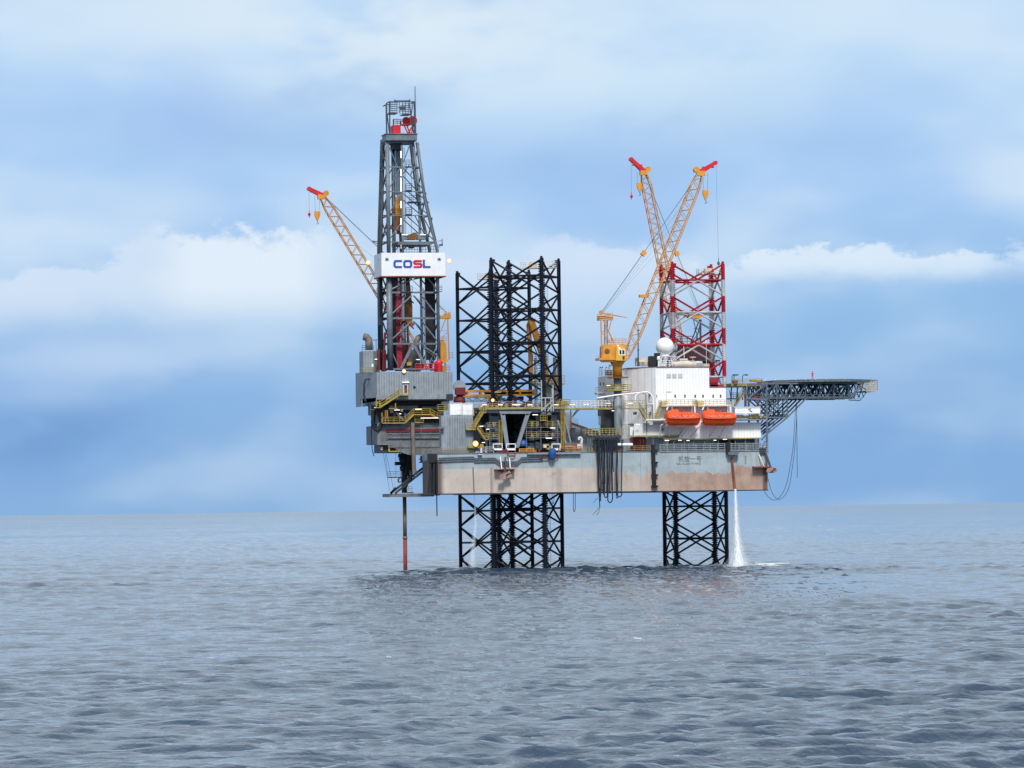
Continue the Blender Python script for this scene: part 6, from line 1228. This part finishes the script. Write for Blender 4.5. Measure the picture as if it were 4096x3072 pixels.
for Y in (Yh-5, Yh+5):
    for k in range(9): x = xe0+(xe1-xe0)*k/8; n1.tube((x, Y, zc0), (x, Y, zc1), .045, 4)
    for k in range(5): z = zc0+(zc1-zc0)*(k+1)/5; n1.tube((xe0, Y, z), (xe1, Y, z), .045, 4)
for k in range(12): y = Yh-5+10*k/11; n1.tube((xe1, y, zc0), (xe1, y, zc1), .045, 4)
part(n1, 'end_cage', 'beigeY', hd)
m = MB(); m.bar(q(3395, 1600, Yh-4), q(3440, 1602, Yh-4), .2); m.bar(q(3440, 1602, Yh-4), q(3468, 1566, Yh-4), .16); m.bar(q(3400, 1578, Yh-4), q(3434, 1578, Yh-4), .14); m.rail(q(3000, 1600, Yh-9.2), q(3440, 1602, Yh-9.2), r=.04, gap=1.1, h=1.2); m.bar(q(3430, 1537, Yh-4), q(3466, 1560, Yh-4), .16); part(m, 'catwalk', 'steelL', hd)
for k, (u, du) in enumerate(((2932, 6), (2940, 8), (2974, 12))):
    m = MB(); m.path(pts([(u-4, 1530), (u-4, 1506), (u-1, 1500), (u+du, 1499)], 23), .09, 5); c2 = q(u+du, 1500, 23); m.box(c2.x-.3, c2.x+.25, 22.7, 23.3, c2.z-.12, c2.z+.14)
    solo(m, 'floodlight_mast', 'dark', ['leftmost dark bent floodlight mast at the helideck landing', 'middle dark bent floodlight mast, close behind the leftmost one', 'rightmost dark bent floodlight mast, nearest the flight deck'][k], 'lamp post', 'floodlight masts by the helideck')

# ------------------------------------------------------------------ person on the helideck
bm = bmesh.new(); F0 = q(3250, 1521, Yh-6); F0.z = zh
def body_person(L):
    # facing the viewer, in a red boiler suit, both hands raised to the chest
    J = {'pelvis': (0, 0, .95), 'belly': (0, -.01, 1.12), 'chest': (0, -.02, 1.34), 'neck': (0, 0, 1.5), 'chin': (0, -.01, 1.58), 'head': (0, -.01, 1.68), 'crown': (0, 0, 1.78),
         'hipL': (-.10, 0, .90), 'kneeL': (-.12, -.03, .50), 'ankL': (-.12, .01, .09), 'toeL': (-.13, -.15, .04), 'hipR': (.10, 0, .90), 'kneeR': (.12, -.02, .50), 'ankR': (.13, .02, .09), 'toeR': (.14, -.14, .04),
         'shL': (-.19, 0, 1.42), 'elL': (-.29, -.04, 1.16), 'wrL': (-.16, -.22, 1.26), 'haL': (-.09, -.26, 1.32), 'shR': (.19, 0, 1.42), 'elR': (.30, -.02, 1.16), 'wrR': (.20, -.22, 1.30), 'haR': (.13, -.26, 1.36)}
    E = [('pelvis', 'belly'), ('belly', 'chest'), ('chest', 'neck'), ('neck', 'chin'), ('chin', 'head'), ('head', 'crown'), ('pelvis', 'hipL'), ('hipL', 'kneeL'), ('kneeL', 'ankL'), ('ankL', 'toeL'), ('pelvis', 'hipR'), ('hipR', 'kneeR'), ('kneeR', 'ankR'), ('ankR', 'toeR'),
         ('chest', 'shL'), ('shL', 'elL'), ('elL', 'wrL'), ('wrL', 'haL'), ('chest', 'shR'), ('shR', 'elR'), ('elR', 'wrR'), ('wrR', 'haR')]
    Rr = dict(pelvis=.15, belly=.145, chest=.17, neck=.06, chin=.075, head=.10, crown=.07, hipL=.10, kneeL=.065, ankL=.05, toeL=.045, hipR=.10, kneeR=.065, ankR=.05, toeR=.045, shL=.07, elL=.052, wrL=.036, haL=.03, shR=.07, elR=.052, wrR=.036, haR=.03)
    for s_, hx in (('L', -1), ('R', 1)):                # fingers and thumb curl forward from the palm
        h = Vector(J['ha'+s_])
        for k in range(4):
            a = 'f%s%d' % (s_, k); J[a] = tuple(h+Vector((-hx*(.02*k-.03), -.03, .05-.01*abs(k-1.5)))); J[a+'t'] = tuple(h+Vector((-hx*(.02*k-.03), -.06, .04-.01*abs(k-1.5)))); E += [('ha'+s_, a), (a, a+'t')]; Rr[a] = .010; Rr[a+'t'] = .008
        a = 'th'+s_; J[a] = tuple(h+Vector((-hx*.05, -.02, .0))); E.append(('ha'+s_, a)); Rr[a] = .011
    names = list(J); me = bpy.data.meshes.new('person'); me.from_pydata([J[k] for k in names], [(names.index(a), names.index(b)) for a, b in E], []); me.update()
    o = bpy.data.objects.new('tmp', me); COL.objects.link(o); md = o.modifiers.new('skin', 'SKIN'); 
    for i, k in enumerate(names): me.skin_vertices[0].data[i].radius = (Rr[k], Rr[k]*(.72 if k in ('belly', 'chest', 'pelvis') else 1)); me.skin_vertices[0].data[i].use_root = (k == 'pelvis')
    md.use_smooth_shade = True; sb_ = o.modifiers.new('sub', 'SUBSURF'); sb_.levels = 1; sb_.render_levels = 1
    bpy.context.view_layer.update(); m2 = bpy.data.meshes.new_from_object(o.evaluated_get(bpy.context.evaluated_depsgraph_get())); bpy.data.objects.remove(o); m2.name = 'person'
    m2.materials.clear(); 
    for k in ('red', 'skin', 'dark'): m2.materials.append(M[k])
    for p in m2.polygons:
        z = p.center.z; p.material_index = 1 if (z > 1.5 or (p.center.y < -.225 and z > 1.2)) else (2 if z < .10 else 0)
    return m2
po = bpy.data.objects.new('person', body_person(F0)); COL.objects.link(po); po.location = F0; po.rotation_euler = (0, 0, -YAW+.3)
tag(po, 'person in red boiler suit standing on the helicopter deck, hands at the chest', 'person'); LOC[po] = Vector(F0)
def child(mb, name, mm):
    me = bpy.data.meshes.new(name); me.from_pydata([tuple(v) for v in mb.v], [], mb.f); me.materials.append(M[mm]); o = bpy.data.objects.new(name, me); COL.objects.link(o); o.parent = po; me.polygons.foreach_set('use_smooth', [True]*len(me.polygons)); return o
child(MB().lathe((0, .01, 1.70), [(.14, 0), (.125, .05), (.10, .10), (.05, .14), (.01, .15)], 14).box(-.07, .07, -.17, -.10, 1.70, 1.715), 'hard_hat', 'red'); child(MB().lathe((0, -.12, 1.66), [(.012, -.02), (.018, 0), (.006, .02)], 6), 'nose', 'skin')
child(MB().lathe((-.035, -.105, 1.685), [(.011, -.01), (.011, .01)], 6).lathe((.035, -.105, 1.685), [(.011, -.01), (.011, .01)], 6), 'eyes', 'black'); child(MB().box(-.03, .03, -.105, -.09, 1.615, 1.625), 'mouth', 'maroon')
child(MB().box(-.14, .14, -.145, -.12, 1.12, 1.16), 'reflective_band', 'whitep')

# ------------------------------------------------------------------ anchors, bow hoses
def anchor(label, u, v, Y, turn):
    t = thing('anchor', label, 'anchor', q(u, v, Y)); c = q(u, v, Y); ct_, st_ = math.cos(turn), math.sin(turn)
    Rt = lambda p: Vector((c.x+p[0]*ct_+p[2]*st_, c.y+p[1], c.z-p[0]*st_+p[2]*ct_))
    m = MB(); m.bar(Rt((0, 0, 3.6)), Rt((.1, 0, -.6)), .32, .3); part(m, 'shank', 'dark', t)
    for s_ in (-1, 1):
        m = MB(); P = [(s_*.15, -.25, -.1), (s_*1.0, -.3, .1), (s_*2.2, -.5, -.75), (s_*2.3, -.5, -1.3), (s_*.9, -.3, -1.35), (s_*.15, -.25, -.9)]
        a = [Rt(p) for p in P]; b2 = [p+Vector((0, .35, 0)) for p in a]; n = len(a); f = [tuple(range(n)), tuple(range(2*n-1, n-1, -1))]+[(i, i+n, (i+1) % n+n, (i+1) % n) for i in range(n)]
        m.add(a+b2, f if s_ < 0 else [tuple(reversed(x)) for x in f]); part(m, 'fluke', 'anchorp', t)
    m = MB(); m.tube(Rt((-1.3, -.3, -.2)), Rt((1.3, -.3, -.2)), .16, 8); part(m, 'stock', 'anchorp', t); return t
aa = thing('anchor', 'pinkish stowed anchor on its rack below the white roller gates', 'anchor', q(2022, 1892, -1.6))
m = MB(); m.ps([(1999, 1902), (2001, 1898), (2030, 1888), (2032, 1893), (2024, 1900), (2024, 1910), (2014, 1918), (1998, 1918)], -2.2, .5); part(m, 'fluke', 'anchorp', aa)
m = MB(); m.ps([(2024, 1897), (2036, 1882), (2040, 1884), (2049, 1903), (2047, 1908), (2026, 1914)], -1.7, .5); part(m, 'fluke', 'anchorp', aa)
m = MB(); m.bar(q(2021, 1828, -1.4), q(2022, 1890, -1.9), .3); m.bar(q(2008, 1902, -1.9), q(2046, 1893, -1.6), .2); part(m, 'shank', 'dark', aa); ba = thing('anchor', 'pinkish stowed anchor sticking out at the bow corner of the hull', 'anchor', q(3090, 1880, -1.2))
m = MB(); m.ps([(3066, 1886), (3070, 1874), (3090, 1870), (3094, 1878), (3086, 1884), (3070, 1891)], -1.8, .5); part(m, 'fluke', 'anchorp', ba)
m = MB(); m.ps([(3074, 1891), (3090, 1885), (3096, 1872), (3106, 1874), (3112, 1883), (3098, 1892)], -1.1, .6); part(m, 'fluke', 'anchorp', ba)
m = MB(); m.bar(q(3082, 1866, -1.3), q(3090, 1886, -1.3), .4); m.bar(q(3070, 1871, -1.3), q(3104, 1874, -1.3), .22); part(m, 'shank', 'rustp', ba)
bo = thing('anchor_rack', 'rack with two inclined rails and ledge holding the anchor below the white gates', 'rack', q(2022, 1878, -.1))
m = MB(); m.bar(q(2001, 1828, -.2), q(2007, 1876, -1.6), .2); m.bar(q(2037, 1828, -.2), q(2041, 1874, -1.6), .2); part(m, 'rail', 'whited', bo)
m = MB(); m.pb(1982, 1876, 2020, 1879, -1.8, 1.8); m.pb(2028, 1875, 2063, 1878, -1.8, 1.8); m.ps([(1984, 1879), (2018, 1879), (2010, 1888)], -.5, .45); m.ps([(2030, 1878), (2060, 1878), (2040, 1890)], -.5, .45); part(m, 'ledge', 'rustp', bo)
b2 = thing('bow_anchor_rack', 'dark red ledge and leaning strut carrying the bow anchor', 'rack', q(3050, 1870, -.1))
m = MB(); m.pb(3016, 1865, 3078, 1870, -1.6, 1.6); part(m, 'ledge', 'rustp', b2); m = MB(); m.bar(q(3035, 1818, -.2), q(3058, 1868, -1.4), .14); part(m, 'rail', 'whited', b2); m = MB(); m.bar(q(3060, 1806, -.4), q(3082, 1868, -1.2), .4); m.pb(3040, 1792, 3064, 1814, -.5, .6); part(m, 'arm', 'dark', b2)
m = MB(); m.pb(3020, 1755, 3030, 1804, .2, 1); m.bar(q(3064, 1740, .4), q(3046, 1760, .4), .3); m.bar(q(3068, 1744, .4), q(3068, 1800, .4), .4); m.bar(q(3060, 1764, .4), q(3048, 1796, .4), .25); rs('steel_stand', m, 'steelB', 'grey-blue steel frame at the bow end of the hull under the helideck', 'frame')
m = MB(); 
for u in (2962, 2975, 2990, 2998, 3008, 3016): m.pb(u, 1760, u+2.5, 1790, 1.5, .3)
m.pb(2952, 1758, 3020, 1792, 1.81, .3); rs('fore_locker_row', m, 'greyd', 'row of narrow grey lockers under the fore end of the white block', 'locker')
YL = 20
for k, (P, lab) in enumerate((([(3184, 1610), (3178, 1700), (3172, 1790), (3158, 1880), (3143, 1945), (3122, 1985), (3098, 2000), (3078, 1992), (3062, 1972), (3054, 1958)], 'outer thin black hose looping from the helideck truss to the bow bottom'), ([(3188, 1610), (3185, 1700), (3178, 1800), (3168, 1880), (3158, 1940), (3142, 1978), (3120, 1997), (3102, 1990), (3084, 1960), (3073, 1915)], 'inner thin black hose looping from the helideck truss to the bow edge'), ([(3186, 1610), (3187, 1680), (3188, 1800), (3189, 1900), (3187, 1912)], 'thin black hose hanging straight from the helideck truss with a free end'))):
    Q = [Vector(p) for p in pts(P, YL)]; S_ = []
    for i in range(len(Q)-1):                           # smooth through the points
        p0, p1, p2, p3 = Q[max(i-1, 0)], Q[i], Q[i+1], Q[min(i+2, len(Q)-1)]
        for j in range(6): t = j/6; S_.append(.5*((2*p1)+(p2-p0)*t+(2*p0-5*p1+4*p2-p3)*t*t+(3*p1-p0-3*p2+p3)*t*t*t))
    S_.append(Q[-1]); rs('bow_hose', MB().path(S_, .055, 5), 'hose', lab, 'hose', group='thin hoses hanging from the helideck')

# ------------------------------------------------------------------ falling water and foam
def water_mat(name, dens, sc, ns=2.6, lo=.22, hi=.58):
    m = bpy.data.materials.new(name); m.use_nodes = True; t = NT(m.node_tree); b = t.n['Principled BSDF']; pos = t.new('ShaderNodeNewGeometry').outputs['Position']; s = t.new('ShaderNodeSeparateXYZ', {0: pos})
    v = t.comb(t.m('MULTIPLY', s.outputs[0], 1.0), t.m('MULTIPLY', s.outputs[1], 1.0), t.m('MULTIPLY', s.outputs[2], sc))
    b.inputs['Base Color'].default_value = (.92, .95, .97, 1); b.inputs['Roughness'].default_value = .8
    t.put(b.inputs['Alpha'], t.m('MULTIPLY', t.noise(v, ns, 5, .65, lo=lo, hi=hi), dens)); return m
M['jet'] = water_mat('white_falling_water', .95, .22); M['spray'] = water_mat('thin_spray', .30, .3); M['mist'] = water_mat('fine_mist', .13, .5); M['foam'] = water_mat('sea_foam', .95, 1.0); M['capfoam'] = water_mat('whitecap_foam', .9, 1.0, 9.0, .42, .72); M['jetfaint'] = water_mat('faint_falling_water', .10, .12)
def jet(label, uv, Y, radii, mats):
    P = pts(uv, Y); t = thing('water_jet', label, 'water jet', P[0])
    for nm, mm, k in mats:
        vs = []; fs = []; n = 14
        for i, (p, r) in enumerate(zip(P, radii)):
            for j in range(n): a = 2*math.pi*j/n; rr = r*k*(1+.15*math.sin(j*2.3+i*1.7)); vs.append(p+Vector((rr*math.cos(a), rr*math.sin(a), 0)))
        for i in range(len(P)-1):
            for j in range(n): fs.append((i*n+j, (i+1)*n+j, (i+1)*n+(j+1) % n, i*n+(j+1) % n))
        part(MB().add(vs, fs), nm, mm, t, True)
    return t
jet('strong white column of water falling from the hull right of the fore leg', [(2941, 1956), (2942, 2000), (2943, 2060), (2945, 2120), (2948, 2180), (2950, 2230), (2952, 2266)], -.5, [.17, .25, .35, .48, .68, .95, 1.35], (('core', 'jet', .55), ('outer_stream', 'jet', .95), ('spray', 'spray', 1.6), ('mist', 'mist', 2.1)))
jet('faint thin fall of water below the hull inside the far aft leg', [(1898, 1978), (1900, 2030), (1902, 2100), (1894, 2180), (1890, 2230), (1888, 2272)], 2, [.12, .2, .4, .55, .7, .9], (('stream', 'jetfaint', 1), ('spray', 'jetfaint', .6)))
def foam_patch(u, v, lx, ly, label, seed, name='foam_patch'):
    d = F_ + R_*((u-2048)/FPX) - U_*((v-1536)/FPX); P = CAM+d*(-CAM.z/d.z); rg = random.Random(seed); m = MB(); nr, ns = 8, 30; vs = []; fs = []
    wob = [1+.35*math.sin(j*1.1+seed)+.2*rg.uniform(-1, 1) for j in range(ns)]
    for i in range(nr+1):
        for j in range(ns):
            a = 2*math.pi*j/ns; f = i/nr*wob[j]; x = P.x+rh.x*lx*f*math.cos(a)+fh.x*ly*f*math.sin(a); y = P.y+rh.y*lx*f*math.cos(a)+fh.y*ly*f*math.sin(a); vs.append((x, y, 0))
    D = (Vector((P.x, P.y, 0))-Vector((CAM.x, CAM.y, 0))).length; A_ = np.array(vs); Z = sea_h(A_[:, 0], A_[:, 1], D*.0017); vs = [(x, y, z+.08+.12*(1-min(1, (k//ns)/nr))) for k, ((x, y, _), z) in enumerate(zip(vs, Z))]
    for i in range(nr):
        for j in range(ns): fs.append((i*ns+j, i*ns+(j+1) % ns, (i+1)*ns+(j+1) % ns, (i+1)*ns+j))
    m.add(vs, fs); o = solo(m, name, 'capfoam' if name == 'whitecap' else 'foam', label, 'foam', smooth=True); return o
foam_patch(2955, 2262, 7.5, 20, 'churned white foam where the strong water jet meets the sea', 3); foam_patch(3050, 2257, 5.0, 8, 'long thin streak of foam drifting right from the strong jet', 5); foam_patch(2880, 2264, 4.0, 8, 'thin foam just left of the strong jet at the fore leg', 8)
foam_patch(1890, 2276, 1.2, 5, 'little foam patch where the faint aft water fall meets the sea', 9)
for k, (u, v, l, lab) in enumerate(((1766, 2302, .8, 'small whitecap left below the near aft leg'), (2550, 2560, .55, 'whitecap in the middle distance below the hull centre'), (1552, 2636, .28, 'tiny whitecap in the left foreground'), (3330, 2776, .9, 'breaking whitecap in the right foreground'), (3672, 2254, 1.4, 'far whitecap on the right level with the rig feet'), (2906, 2308, 1.2, 'small whitecap below the strong jet'))):
    foam_patch(u, v, l, 1.6 if v < 2400 else .35, lab, 20+k, 'whitecap')
print('objects', len(bpy.data.objects))
